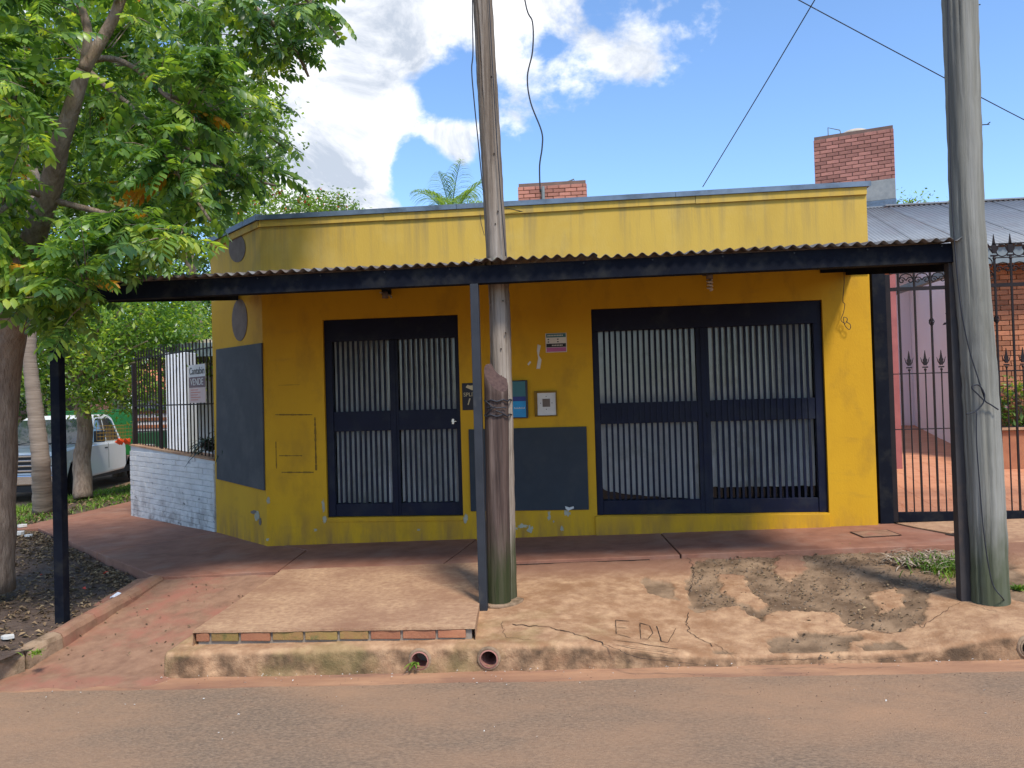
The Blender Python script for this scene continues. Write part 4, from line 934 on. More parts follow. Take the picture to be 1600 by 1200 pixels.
cable('pole_cable', 'thin cable down the left side of the grey pole', [W(x, y, -2.56) for x, y in ((1478, -150), (1481, 0), (1483, 150), (1486, 280), (1490, 360), (1500, 470), (1513, 540), (1528, 590), (1539, 625))], .0042)
cable('tied_wire', 'black wire looped and tied round the middle of the grey pole', [W(x, y, -2.57) for x, y in ((1510, 647), (1525, 642), (1537, 628), (1530, 618), (1520, 608), (1520, 603), (1530, 602), (1538, 615), (1539, 626), (1548, 632), (1560, 640))], .005)
cable('tied_wire', 'black wire hanging from the knot to the foot of the grey pole', [W(x, y, -2.575) for x, y in ((1526, 643), (1526, 690), (1531, 760), (1537, 830), (1544, 880), (1552, 915), (1567, 935))] + [G(1575, 945, -.07), G(1600, 958, -.07) + Vector((0, 0, .02)), G(1640, 962, -.07)], .004)
mb = MB(); p = W(1533, 195, -2.45); mb.tube([p, p + Vector((.04, 0, .0)), p + Vector((.06, 0, .015))], .004, 5); mb.tube([p + Vector((.02, 0, 0)), p + Vector((.05, -.01, -.005))], .003, 5); p = W(1520, 8, -2.45); mb.tube([p, p + Vector((.05, 0, 0))], .004, 5)
tag(mb.build('iron_hook', M['cable']), 'small wire hooks sticking out of the right side of the grey pole', 'hook')
mb = MB(); mb.tube([W(750, 335, -.5), W(752, 350, -.5), W(757, 368, -.5)], .003, 4); mb.tube([W(790, 325, -.06), W(805, 328, -.04), W(818, 331, -.02), W(820, 330, -.005)], .004, 4); tag(mb.build('loose_wire', M['cable']), 'short loose wire from the yellow parapet to the wooden pole', 'wire')

# ------------------------------------------------------------------ brick tank housings
def tank(label, x0, x1, y, zb_, zt_, lidm, base_h, pipe, rz_=0):
    t = empty('tank_housing', ((x0 + x1) / 2, y, zb_)); tag(t, label, 'tank housing'); w_ = x1 - x0; dp = w_ * .9
    mb = MB(); mb.box(-w_ / 2 + .012, w_ / 2 - .012, .02, dp, -2.5, -.0 + (zt_ - zb_) - .01); mb.build('core', M['mortar_dark'], t)
    sc__ = 1.45 if y > 10 else 1; rows_ = int((zt_ - zb_) / (.068 * sc__))
    brick_wall(t, (-w_ / 2, 0, 0), (1, 0, 0), w_, rows_, .21 * sc__, .068 * sc__, .010 * sc__, .05, M['brickdark'], jit=.008)
    brick_wall(t, (w_ / 2, 0.03, 0), (0, 1, 0), dp - .04, rows_, .21 * sc__, .068 * sc__, .010 * sc__, .05, M['brickdark'], jit=.004)
    if base_h:
        mb = MB(); mb.box(-w_ / 2 + .0, w_ / 2 - .0, -.01, dp, -base_h * .55, -.004); mb.build('concrete_ring', M['tankgrey'], t, bevel=.01)
        mb = MB(); mb.box(-w_ / 2 + .0, w_ / 2 + .01, -.02, dp, -2.5, -base_h * .55 - .004); mb.build('concrete_ring', M['coping'], t, bevel=.01)
    mb = MB(); n = 24; prof = [(.36, 0), (.37, .03), (.34, .07), (.24, .12), (.1, .14), (.0, .145)]
    h = zt_ - zb_; s = w_ / 1.05 * .55; yy = .3
    for r_, z_ in prof:
        for k in range(n): a = 2 * math.pi * k / n; mb.v.append(Vector((.05 + r_ * s * math.cos(a), yy + .1 + r_ * s * math.sin(a), h - .02 + z_ * s)))
    for i in range(len(prof) - 1):
        for k in range(n): mb.f.append([i * n + k, i * n + (k + 1) % n, (i + 1) * n + (k + 1) % n, (i + 1) * n + k]); mb.mi.append(0)
    mb.build('tank_lid', lidm, t, smooth=True, fix=False)
    mb = MB()
    if pipe: mb.tube([(-w_ * .31, .06, h - .2), (-w_ * .31, .06, h + .20), (-w_ * .16, .1, h + .10), (-w_ * .15, .1, h)], .014, 8)
    else: mb.tube([(w_ * .18, .1, h - .02), (w_ * .32, .1, h + .04), (w_ * .33, .1, h - .02)], .014, 8); mb.tube([(-w_ * .13, -.05, h - .5), (-w_ * .13, -.05, h - .1)], .03, 8)
    mb.build('pipe', M['grey'], t); t.rotation_euler = (0, 0, rz_)
    return t
a, b = W(1273, 208, 12.6), W(1392, 205, 12.6); zb2 = W(1340, 286, 12.6).z
tank('tall brick water tank housing with cream lid above the right end of the roof', a.x, b.x, 12.6, zb2, a.z, M['cream'], .95, True, R(-19))
a, b = W(809, 287, 5.5), W(916, 280, 5.5)
tank('low brick water tank housing with blue lid behind the middle of the roof', a.x, b.x, 5.5, a.z - .6, a.z + .01, M['blue'], 0, False)

# ------------------------------------------------------------------ neighbour house on the right, gate
nh = empty('brick_house', (6, 2.3, .5)); tag(nh, 'red brick house with pale corrugated roof behind the iron gate', 'house')
base = Vector(nh.location)
def NB(mb, name, m, **k):
    for q in range(len(mb.v)): mb.v[q] = mb.v[q] - base
    return mb.build(name, m, nh, **k)
YE, YW, YR = 3.4, 3.9, 6.6
er = W(1600, 380, YE); rr_ = W(1600, 311, YR); zE = er.z; zR = rr_.z
xr0 = W(1522, 380, YE).x; xx = xr0
while xx < 16:
    o = corr_mesh('roof_sheet', .93, YE, zE, YR + .05, zR, .0875, .014, M['zincroof'], parent=nh, ny=2); o.location = Vector((xx, 0, 0)) - base; xx += .90
mb = MB(); mb.box(xr0, 16, YR, YR + .15, zR + .01, zR + .035); NB(mb, 'ridge_cap', M['zincroof'])
mb = MB(); mb.box(xr0, xr0 + .12, YE + .15, YR, zE - .3, zE - .2); NB(mb, 'gable_board', M['grey'])
# wing further back, its roof shows left of the pole
zE2 = W(1420, 384, 8.6).z; zR2 = W(1345, 326, 12).z; xx = 3.2
while xx < 9:
    o = corr_mesh('roof_sheet', .93, 8.6, zE2, 12, zR2, .0875, .016, M['zincroof'], parent=nh, ny=2); o.location = Vector((xx, 0, 0)) - base; xx += .90
mb = MB(); mb.box(3.2, 9, 12, 12.15, zR2 + .01, zR2 + .04); NB(mb, 'ridge_cap', M['zincroof'])
mb = MB(); mb.box(xr0, 16, YE + .05, YE + .11, zE - .26, zE - .03); NB(mb, 'fascia', M['grey'])
xbw = W(1538, 500, YW).x
mb = MB(); mb.box(xbw, 16, YW + .03, YW + .2, -.3, zE + .1); NB(mb, 'wall', M['mortar'])
nrow = int((zE - .2 - .3) / .075)
brick_wall(nh, Vector((xbw, YW, .3)) - base, (1, 0, 0), 1.3, nrow + 1, .235, .075, .009, .03, M['brick'], jit=.003)
pA, pB = Vector((xbw - .0, YW + .2, 0)), Vector((6.95, 9.59, 0))
mb = MB(); mb.prism([(pA.x, pA.y, -.2), (pB.x, pB.y, -.2), (pB.x, pB.y, zE + .9), (pA.x, pA.y, zE + .25)], (.15, 0, 0)); NB(mb, 'side_wall', M['pink'])
mb = MB(); mb.box(2.85, 9, 9.6, 9.75, -.2, zE2 + .1); NB(mb, 'back_wall', M['pink'])
q = W(1392, 500, YE + .15); mb = MB(); mb.box(q.x - .09, q.x + .03, YE + .0, YE + .2, 0, 3.1); NB(mb, 'pillar', M['redpaint'])
mb = MB(); mb.box(2.86, 3.4, .9, 1.2, 2.75, 2.95); NB(mb, 'pillar_beam', M['brickdark'])
zg = .13
fl = lambda y: zg + .05 * max(0, y - .2)
yd = MB(); yd.poly([(2.82, .13, fl(.13) - .004), (14, .13, fl(.13) - .004), (14, 12, fl(12) - .004), (2.82, 12, fl(12) - .004)]); yo = yd.build('yard_floor', M['orangefloor']); tag(yo, 'orange tiled sloping yard behind the gate', kind='structure')
tm = MB(); tm.box(0, .294, 0, .298, -.012, 0); tme = tm.mesh('tile', M['orangefloor'])
sl_ = math.atan(.05)
for i in range(11):
    for j in range(24):
        x = 3.0 + i * .30 + j * .03; y = .2 + j * .30
        if x > xbw + .5: continue
        link('tile', tme, yo, (x, y, fl(y) + .004), (sl_, 0, 0))
px_ = W(1556, 690, 3.2).x
mb = MB(); mb.box(px_, 9, 3.2, 3.3, .1, .82); o = mb.build('planter', M['brick'], bevel=.01); tag(o, 'low brick planter against the brick house', 'planter')
mb = MB(); mb.box(px_ - .03, 9, 3.15, 3.35, .825, .86); mb.build('coping', M['tan_cement'], o)
mb = MB(); mb.box(px_, 9, 3.301, 3.89, .1, .78); mb.build('soil', M['soil'], o)
# plant in front of the brick wall
def bush(name, label, cat, c, rx, ry, rz_, n, size, m, flowers=0, parent=None, stems=True, fm='flower'):
    c = Vector(c); root = empty(name, (c.x, c.y, c.z - rz_)); tag(root, label, cat); mb = MB()
    for k in range(n):
        while True:
            v = Vector((random.uniform(-1, 1), random.uniform(-1, 1), random.uniform(-1, 1)))
            if v.length <= 1: break
        v = v.normalized() * (v.length ** .5) * (1 + .35 * noise.noise(v * 2.2 + c))
        p = Vector((v.x * rx, v.y * ry, v.z * rz_ + rz_)); leaf_quad(mb, p, size)
    mb.build('foliage', m, root, fix=False)['kind'] = 'stuff'
    if flowers:
        mb = MB()
        for k in range(flowers):
            v = Vector((random.uniform(-1, 1), random.uniform(-1, 0), random.uniform(-.2, 1))).normalized(); leaf_quad(mb, Vector((v.x * rx, v.y * ry, v.z * rz_ + rz_)), size * .9)
        mb.build('flowers', M[fm], root, fix=False)['kind'] = 'stuff'
    if stems:
        mb = MB()
        for k in range(5): mb.tube([(0, 0, -.05), (random.uniform(-.4, .4) * rx, random.uniform(-.4, .4) * ry, rz_), (random.uniform(-.7, .7) * rx, random.uniform(-.7, .7) * ry, rz_ * 1.6)], .01, 5)
        mb.build('stem', M['bark'], root)
    return root
def leaf_quad(mb, p, s, up=.5):
    a = Vector((random.gauss(0, 1), random.gauss(0, 1), random.gauss(0, 1) * .6 - .2)).normalized()
    nrm = Vector((random.gauss(0, .6), random.gauss(0, .6), 1)); sd = a.cross(nrm)
    if sd.length < .1: sd = Vector((1, 0, 0))
    sd.normalize(); s = s * random.uniform(.7, 1.3); b = len(mb.v); dn = Vector((0, 0, -.18 * s))
    mb.v += [p, p + a * s * .5 + sd * s * .26 + dn, p + a * s + dn * 1.5, p + a * s * .5 - sd * s * .26 + dn]
    mb.f += [[b, b + 1, b + 2], [b, b + 2, b + 3]]; mb.mi += [mb.m, mb.m]
c = W(1582, 632, 3.6)
bush('potted_shrub', 'leafy shrub with small purple flowers before the brick house wall', 'shrub', (c.x + .12, 3.6, c.z), .42, .25, .36, 800, .08, M['leaf_dark'], 26, fm='magenta')

# the wrought iron gate
def spear(mb, x, z, s):
    mb.prism([(x - .010 * s, -.006, z), (x + .010 * s, -.006, z), (x + .022 * s, -.006, z + .06 * s), (x + .012 * s, -.006, z + .075 * s), (x, -.006, z + .16 * s), (x - .012 * s, -.006, z + .075 * s), (x - .022 * s, -.006, z + .06 * s)], (0, .012, 0))
    for sg in (-1, 1): mb.tube([(x + sg * .006 * s, 0, z), (x + sg * .03 * s, 0, z + .035 * s), (x + sg * .045 * s, 0, z + .085 * s)], [.007 * s, .006 * s, .002 * s], 5)
    mb.tube([(x, 0, z - .06 * s), (x, 0, z - .045 * s), (x, 0, z - .03 * s)], [.006, .016 * s, .006], 6); mb.tube([(x - .028 * s, 0, z - .02 * s), (x + .028 * s, 0, z - .02 * s)], .008 * s, 5)
def scroll(mb, x, z, s, flip=1):
    pts = []
    for k in range(22):
        a = k / 21 * 2.6 * math.pi; r_ = .036 * s * (1 - k / 26); pts.append((x + flip * (r_ * math.cos(a) - .036 * s), 0, z + r_ * math.sin(a)))
    mb.tube(pts, .006, 5)
GY = .08
gx0 = W(1391, 700, GY).x; gz0 = W(1400, 812, GY).z
g0 = Vector((gx0, GY, 0))
gt = empty('iron_gate', (gx0, GY, gz0)); tag(gt, 'tall dark wrought iron gate with scrolls and spear tips right of the building', 'gate'); go = Vector(gt.location)
def GB(mb, name, m=M['iron'], **k):
    for q in range(len(mb.v)): mb.v[q] = Vector((mb.v[q].x, mb.v[q].y, mb.v[q].z - go.z))
    return mb.build(name, m, gt, **k)
zA, zM1, zM2, zU, zU2, zTop = gz0, W(1450, 670, GY).z, W(1450, 583, GY).z, W(1450, 450, GY).z, W(1450, 425, GY).z, 2.80
GL = 4.2; gate_left = 1.02
mb = MB(); mb.box(-.13, 0.0, -.03, .07, zA - .12, W(1385, 423, GY).z); GB(mb, 'gate_post', M['steel'], bevel=.004)
mb = MB(); mb.box(.002, .05, -.02, .03, zA - .02, 2.62); GB(mb, 'stile', bevel=.002)
mb = MB(); mb.box(.052, GL, -.02, .03, zA - .02, zA + .075); GB(mb, 'bottom_rail', M['steel'], bevel=.003)
mb = MB(); mb.box(.051, GL, -.008, .02, zU - .018, zU + .018); GB(mb, 'top_rail')
mb = MB(); mb.box(.051, GL, -.006, .006, zM1 - .005, zM1 + .005); mb.box(.051, GL, -.006, .006, zM2 - .005, zM2 + .005); GB(mb, 'thin_rail')
x_ = .05 + .085; i = 0
zbm = zA + .075
me_t = {}
while x_ < GL:
    right = x_ > 1.05
    if i % 2 == 0:        # long bar
        h = (2.93 if right else 2.72) ; key = ('t', right)
        if key not in me_t:
            b_ = MB(); b_.bar((0, 0, zbm), (0, 0, zU - .018), .017); b_.bar((0, 0, zU + .018), (0, 0, h - .16 if right else h), .017)
            if right: spear(b_, 0, h - .14, 1.2)
            for q in range(len(b_.v)): b_.v[q] = b_.v[q] - Vector((0, 0, go.z))
            me_t[key] = b_.mesh('bar', M['iron'])
        link('bar', me_t[key], gt, (x_, 0.0, 0))
    else:
        if 's' not in me_t:
            b_ = MB(); b_.bar((0, 0, zbm), (0, 0, zM2 + .05), .010); spear(b_, 0, zM2 + .08, .95)
            for q in range(len(b_.v)): b_.v[q] = b_.v[q] - Vector((0, 0, go.z))
            me_t['s'] = b_.mesh('bar', M['iron'])
        link('bar', me_t['s'], gt, (x_, 0, 0))
    x_ += .0775; i += 1
x_ = .05 + .085 + .0775; i = 0
while x_ < GL - .1:
    right = x_ > 1.05; up_ = .12 if right else .0
    mb = MB(); mb.ring((x_, 0, zU + .225 + up_), .058, .006, n=18); GB(mb, 'ring', smooth=True)
    mb = MB(); scroll(mb, x_ - .005, zU + .085 + up_ * .6, 1.0, 1); scroll(mb, x_ + .005, zU + .085 + up_ * .6, 1.0, -1); mb.tube([(x_ - .07, 0, zU + .10 + up_ * .6), (x_ - .04, 0, zU + .145 + up_ * .6), (x_, 0, zU + .155 + up_ * .6), (x_ + .04, 0, zU + .145 + up_ * .6), (x_ + .07, 0, zU + .10 + up_ * .6)], .006, 5); GB(mb, 'scroll', smooth=True)
    x_ += .155; i += 1
mb = MB(); mb.box(.051, 1.0, -.006, .006, zU + .285, zU + .297); mb.box(.051, 1.0, -.006, .006, zU + .157, zU + .167); mb.box(1.05, GL, -.006, .006, zU + .408, zU + .42); mb.box(1.05, GL, -.006, .006, zU + .27, zU + .28); GB(mb, 'thin_rail')
# basket knots and leaf rings
for xk in (.05 + .085 + .31, 1.065 + .0,):
    mb = MB(); zc_ = W(1452, 503, GY).z
    for k in range(5):
        pts = [(xk + .024 * math.sin(math.pi * t / 8) * math.cos(k * 1.257 + t * .5), .024 * math.sin(math.pi * t / 8) * math.sin(k * 1.257 + t * .5), zc_ - .045 + .09 * t / 8) for t in range(9)]; mb.tube(pts, .005, 4)
    GB(mb, 'basket_knot')
xk = .66; zc_ = W(1480, 502, GY).z
mb = MB(); mb.ring((xk, 0, zc_), .068, .006, n=20)
for a in (1.2, 2.2, 4.0, 5.1, .2, 3.3): mb.tube([(xk + .07 * math.cos(a), 0, zc_ + .07 * math.sin(a)), (xk + .09 * math.cos(a + .1), 0, zc_ + .09 * math.sin(a + .1)), (xk + .115 * math.cos(a + .15), 0, zc_ + .115 * math.sin(a + .15))], [.004, .013, .002], 5)
GB(mb, 'leaf_ring')

# ------------------------------------------------------------------ white brick wall, fence and sign at the left
WA, WBp = Vector((-4.78, 1.10, 0)), Vector((-7.08, 2.95, 0)); wd_ = (WBp - WA).normalized(); wl = (WBp - WA).length
gw = empty('white_brick_wall', WA); tag(gw, 'low whitewashed brick garden wall left of the yellow corner', 'wall')
rotw = math.atan2(-wd_.y, -wd_.x)
tz = lambda u: (.80 + .12 * u / wl)
cn2 = Vector((wd_.y, -wd_.x, 0)); 
if cn2.y > 0: cn2 = -cn2
# core
mb = MB(); Mw = Matrix((wd_, -cn2, Vector((0, 0, 1)))).transposed().to_4x4()
mb.prism([Mw @ Vector((0, .012, -.5)), Mw @ Vector((wl - .003, .012, -.5)), Mw @ Vector((wl - .003, .012, tz(wl) - .012)), Mw @ Vector((0, .012, tz(0) - .012))], Mw.to_3x3() @ Vector((0, .13, 0))); mb.build('core', M['whitebrick'], gw)
mb = MB(); mb.prism([Mw @ Vector((-.0, -.006, tz(0) - .01)), Mw @ Vector((wl + .005, -.006, tz(wl) - .01)), Mw @ Vector((wl + .005, -.006, tz(wl) + .012)), Mw @ Vector((0, -.006, tz(0) + .012))], Mw.to_3x3() @ Vector((0, .16, 0))); mb.build('coping', M['tan_cement'], gw)
# bricks run from the far end towards the building
org = Mw @ Vector((wl, 0, -.35))
brick_wall(gw, org, -wd_, wl, 16, .25, .074, .006, .03, M['whitebrick'], jit=.005, topfn=lambda x: tz(wl - x) - .0 , botfn=lambda x: wz(0) - .26)
# return of the wall up the side street
mb = MB(); q = Mw @ Vector((wl, .0, 0)); mb.box(q.x - .002, q.x + .14, q.y + .1, q.y + .45, -.5, tz(wl) - .02); mb.build('core', M['whitebrick'], gw)
fn = empty('iron_fence', WA + Vector((0, 0, .8))); tag(fn, 'black iron bar fence standing on the white brick wall', 'fence')
def FB(mb, name, m=M['iron'], **k):
    for q in range(len(mb.v)): mb.v[q] = (Mw @ mb.v[q]) - Vector((0, 0, .8))
    return mb.build(name, m, fn, **k)
fh = 2.35
for zz in (1.50, 2.22): 
    mb = MB(); mb.box(.02, wl, .06, .075, zz, zz + .018); FB(mb, 'rail')
mb = MB(); mb.box(wl - .07, wl - .02, .04, .09, tz(wl), 2.15); FB(mb, 'fence_post')
mb = MB(); mb.box(wl * .62, wl * .62 + .03, .05, .08, tz(wl) - .1, 2.2); FB(mb, 'fence_post')
nbar = 26
for k in range(nbar):
    u = .06 + (wl - .2) * k / (nbar - 1); mb = MB(); mb.bar((u, .067, tz(u) + .02), (u, .067, fh + .0 - .02 * (k % 2)), .014); FB(mb, 'bar')
# return fence
mb = MB()
sg = empty('sale_sign', WA + wd_ * .38 + cn2 * .03 + Vector((0, 0, 1.9))); tag(sg, 'paper sale sign with the word VENDE tied to the black fence', 'sign')
def cfw(px, py):
    v = ray(px, py); t = (WA + cn2 * .03 - CAM).dot(cn2) / v.dot(cn2); p = CAM + v * t; return (p - WA).dot(wd_), p.z
ul, zt_ = cfw(295, 571); ur, zb_ = cfw(322, 629); uc = (ul + ur) / 2; zc_ = (zt_ + zb_) / 2; hw = abs(ul - ur) / 2; hh = (zt_ - zb_) / 2
sg.location = WA + wd_ * uc + cn2 * .03 + Vector((0, 0, zc_)); sg.rotation_euler = (0, 0, math.atan2(-wd_.y, -wd_.x))
mb = MB(); mb.box(-hw, hw, -.002, .002, -hh, hh); mb.build('board', M['paper'], sg)
mb = MB(); mb.box(-hw, hw, -.004, -.0022, -hh * .2, hh * .36); mb.build('printed_band', M['brownprint'], sg)
mb = MB(); mb.box(-hw, hw, -.0038, -.0022, -hh, -hh * .205); mb.build('printed_panel', mat('pinkish_paper', (.58, .44, .38)), sg)
text_mesh('Cantabin', hw * .52, M['blackprint'], sg, (0, -.005, hh * .66), (R(90), 0, 0))
text_mesh('VENDE', hw * .5, M['paper'], sg, (0, -.0065, hh * .08), (R(90), 0, 0))
mb = MB()
for k in range(5): mb.box(-hw * .8, hw * (.1 + .3 * (k % 2)), -.005, -.0039, -hh * (.32 + .13 * k) - .004, -hh * (.32 + .13 * k) + .004)
mb.build('printed_mark', M['redprint'], sg)
# strap-leaved plants behind the fence
for (px, py, dd, n, s, lab) in ((290, 712, .30, 60, .42, 'spiky dark plant behind the fence under the sale sign'), (322, 700, .25, 34, .8, 'tall dark strap leaved plant against the yellow corner')):
    u, z = cfw(px, py); p = WA + wd_ * u - cn2 * dd; mb = MB()
    for k in range(n): a = random.uniform(0, 6.28); strap(mb, (0, 0, 0), (math.cos(a), math.sin(a), random.uniform(.4, 2)), s * random.uniform(.6, 1.1), .045, random.uniform(.5, 2), 6)
    o = mb.build('strap_leaf_plant', M['flax'], fix=False); o.location = (p.x, p.y, .86 if py > 705 else .80); tag(o, lab, 'plant')
mb = MB(); mb.poly([Mw @ Vector((0, .15, .7)) + WA, Mw @ Vector((wl, .15, .75)) + WA, Mw @ Vector((wl, 1.0, .75)) + WA, Mw @ Vector((0, .8, .7)) + WA]); o = mb.build('garden_soil', M['soil']); tag(o, kind='structure')
# wire basket and orange object on the corner post
pb_ = Mw @ Vector((wl, .0, 0)) + WA
bk = empty('wire_basket', (pb_.x - .05, pb_.y - .05, 1.0)); tag(bk, 'wire mesh rubbish basket held out from the corner of the white wall', 'basket')
mb = MB()
for k in range(9): mb.tube([(-.45 + k * .055, 0, 0), (-.45 + k * .055, 0, .22)], .003, 4); mb.tube([(-.45 + k * .055, .3, 0), (-.45 + k * .055, .3, .22)], .003, 4)
for k in range(5): z = k * .055; mb.tube([(-.45, 0, z), (0, 0, z), (0, .3, z), (-.45, .3, z), (-.45, 0, z)], .003, 4)
mb.build('mesh_wire', M['stain'], bk)
mb = MB()
for k in range(7):
    a = k * .9; leaf = [(0, 0, 0), (.09 * math.cos(a) + .03, -.03 + .05 * math.sin(a), .05), (.13 * math.cos(a + .3), -.02, .0), (.08 * math.cos(a + .5), .04, -.05)]; mb.prism(leaf, (0, .02, .01))
o = mb.build('orange_bag', M['orangecloth']); o.location = (pb_.x - .08, pb_.y - .04, .97); tag(o, 'crumpled bright orange plastic on the corner of the white wall', 'bag')

# ------------------------------------------------------------------ white truck
tr = empty('truck', (-12.4, 7.0, -.46), R(9)); tag(tr, 'white pickup truck with chrome grille parked on the side street', 'truck')
HW = .98
def prof_extrude(mb, prof, hw, taper=None):
    for sg in (-1, 1):
        for (y, z) in prof: mb.v.append(Vector((sg * (hw - (taper(z) if taper else 0)), y, z)))
    n = len(prof); mb.f.append(list(range(n))); mb.f.append(list(range(n, 2 * n))[::-1])
    for i in range(n): j = (i + 1) % n; mb.f.append([i, n + i, n + j, j])
    mb.mi += [0] * (n + 2)
mb = MB(); prof_extrude(mb, [(0.02, .42), (0.0, .62), (.0, .95), (.07, 1.04), (.6, 1.10), (1.25, 1.14), (1.30, 1.12), (3.25, 1.12), (3.30, .9), (3.30, .5), (3.2, .40), (1.45, .36), (1.42, .60), (1.2, .82), (.86, .86), (.60, .74), (.47, .5), (.44, .36)], HW)
mb.build('body', M['whitepaint'], tr, bevel=.05)
cabp = [(1.25, 1.10), (1.88, 1.72), (2.1, 1.80), (2.75, 1.80), (2.95, 1.70), (3.22, 1.10)]
mb = MB(); prof_extrude(mb, cabp, HW - .06, lambda z: .20 * max(0, z - 1.1)); mb.build('cab', M['whitepaint'], tr, bevel=.05)
def cabside(z): return HW - .06 - .20 * (z - 1.1) + .008
for sg in (-1, 1):
    mb = MB(); P = [(1.62, 1.16), (2.02, 1.66), (2.18, 1.70), (2.32, 1.70), (2.32, 1.16)]; mb.prism([(sg * cabside(z), y, z) for y, z in P], (sg * .004, 0, 0)); mb.build('side_window', M['glassdark'], tr)
    mb = MB(); P = [(2.38, 1.16), (2.38, 1.70), (2.72, 1.70), (2.86, 1.62), (3.02, 1.16)]; mb.prism([(sg * cabside(z), y, z) for y, z in P], (sg * .004, 0, 0)); mb.build('side_window', M['glassdark'], tr)
    mb = MB(); mb.box(sg * (HW + .02) if sg > 0 else -HW - .26, HW + .26 if sg > 0 else -(HW + .02), 1.55, 1.63, 1.16, 1.42); mb.build('wing_mirror', M['blackplastic'], tr, bevel=.02)
    mb = MB(); mb.box(sg * (HW + .002) if sg > 0 else -HW - .010, HW + .010 if sg > 0 else -(HW + .002), 2.14, 2.28, .98, 1.01); mb.build('door_handle', M['blackplastic'], tr)
    mb = MB(); mb.box(sg * (HW + .001) if sg > 0 else -HW - .004, HW + .004 if sg > 0 else -(HW + .001), 1.40, 1.41, .5, 1.1); mb.box(sg * (HW + .001) if sg > 0 else -HW - .004, HW + .004 if sg > 0 else -(HW + .001), 2.33, 2.34, .5, 1.1); mb.build('door_seam', M['blackplastic'], tr)
    for yy in (.94, 4.1):
        wl_ = empty('wheel', (sg * (HW - .10), yy, .36), 0, tr); mb = MB(); mb.tube([(-.12, 0, 0), (-.11, 0, 0), (.11, 0, 0), (.12, 0, 0)], [.30, .36, .36, .30], 28); mb.build('tyre', M['rubber'], wl_)
        mb = MB(); mb.tube([(-.125, 0, 0), (.125, 0, 0)], .20, 20); mb.build('rim', M['chrome'], wl_)
    mb = MB(); mb.box(sg * .66 if sg > 0 else -.93, .93 if sg > 0 else -.66, -.022, .03, .74, .96); mb.build('headlight', M['glassdark'] if False else M['grey'], tr, bevel=.02)
    mb = MB(); mb.box(sg * .68 if sg > 0 else -.90, .90 if sg > 0 else -.68, -.030, -.023, .77, .93); mb.build('headlight', M['bulb'], tr, bevel=.003)
mb = MB(); P = [(1.29, 1.15), (1.84, 1.70)]; mb.prism([(-.86, P[0][0] - .03, P[0][1]), (.86, P[0][0] - .03, P[0][1]), (.74, P[1][0] - .02, P[1][1]), (-.74, P[1][0] - .02, P[1][1])], (0, -.012, .012)); mb.build('windscreen', M['glassdark'], tr)
mb = MB(); mb.tube([(-.6, 1.24, 1.17), (0.0, 1.36, 1.24)], .01, 5); mb.tube([(.1, 1.24, 1.17), (.7, 1.36, 1.24)], .01, 5); mb.build('wiper', M['blackplastic'], tr)
mb = MB(); mb.box(-.62, .62, -.03, -.002, .62, 1.0); mb.build('grille_recess', M['blackplastic'], tr, bevel=.01)
for z in (.665, .77, .875, .975): mb = MB(); mb.box(-.60, .60, -.055, -.031, z - .02, z + .02); mb.build('grille_bar', M['chrome'], tr, bevel=.005)
for x in (-.62, .62): mb = MB(); mb.box(x - .035, x + .035, -.06, -.031, .62, 1.0); mb.build('grille_bar', M['chrome'], tr, bevel=.01)
mb = MB(); mb.box(-HW - .01, HW + .01, -.12, .10, .36, .58); mb.build('bumper', M['chrome'], tr, bevel=.03)
mb = MB(); mb.box(-HW, HW, -.10, .3, .22, .35); mb.build('air_dam', M['blackplastic'], tr)
mb = MB(); mb.box(-.20, .20, -.13, -.121, .40, .52); mb.build('number_plate', M['blackprint'], tr)
mb = MB(); mb.box(-HW + .1, HW - .1, .35, 5.6, .30, .46); mb.build('chassis', M['blackplastic'], tr)
mb = MB(); mb.box(-1.05, 1.05, 3.45, 6.2, .72, 1.25); mb.box(-1.05, 1.05, 3.45, 3.5, 1.25, 1.85); mb.build('cargo_bed', M['greenmetal'], tr, bevel=.01)['label'] = 'green cargo bed with high sides'
mb = MB(); mb.box(-1.06, 1.06, 3.44, 6.2, 1.86, 1.90); mb.build('cargo_bed', M['greenmetal'], tr)

# ------------------------------------------------------------------ background buildings at the left
hs = empty('flat_roofed_house', (-8.2, 10, 0)); tag(hs, 'flat roofed house with white columns behind the black fence', 'house')
def HB(mb, name, m, **k):
    for q in range(len(mb.v)): mb.v[q] = mb.v[q] - Vector((-8.2, 10, 0))
    return mb.build(name, m, hs, **k)
a = W(258, 555, 5.0); b = W(290, 555, 5.0)
mb = MB(); mb.box(a.x, b.x, 5.0, 5.4, -.4, W(270, 551, 5.0).z); HB(mb, 'column', M['white'], bevel=.01)
a = W(302, 600, 8.0); b = W(330, 600, 8.0); mb = MB(); mb.box(a.x, b.x, 8, 8.3, -.4, 2.6); HB(mb, 'column', M['white'])
a = W(250, 540, 6.5); zt_ = W(300, 541, 6.5).z
mb = MB(); mb.box(a.x, CH[0] + .0, 6.0, 12, zt_ - .25, zt_ + .02); HB(mb, 'roof_slab', M['grey'], bevel=.01)
mb = MB(); mb.prism([(a.x + .6, 6.1, zt_ + .022), (CH[0], 6.1, zt_ + .022), (CH[0], 6.1, zt_ + .42)], (0, 4, 0)); HB(mb, 'roof_pitch', M['cream'])
mb = MB(); mb.box(a.x + 1.0, CH[0], 11, 11.2, -.4, zt_ - .26); HB(mb, 'wall', M['board2'])
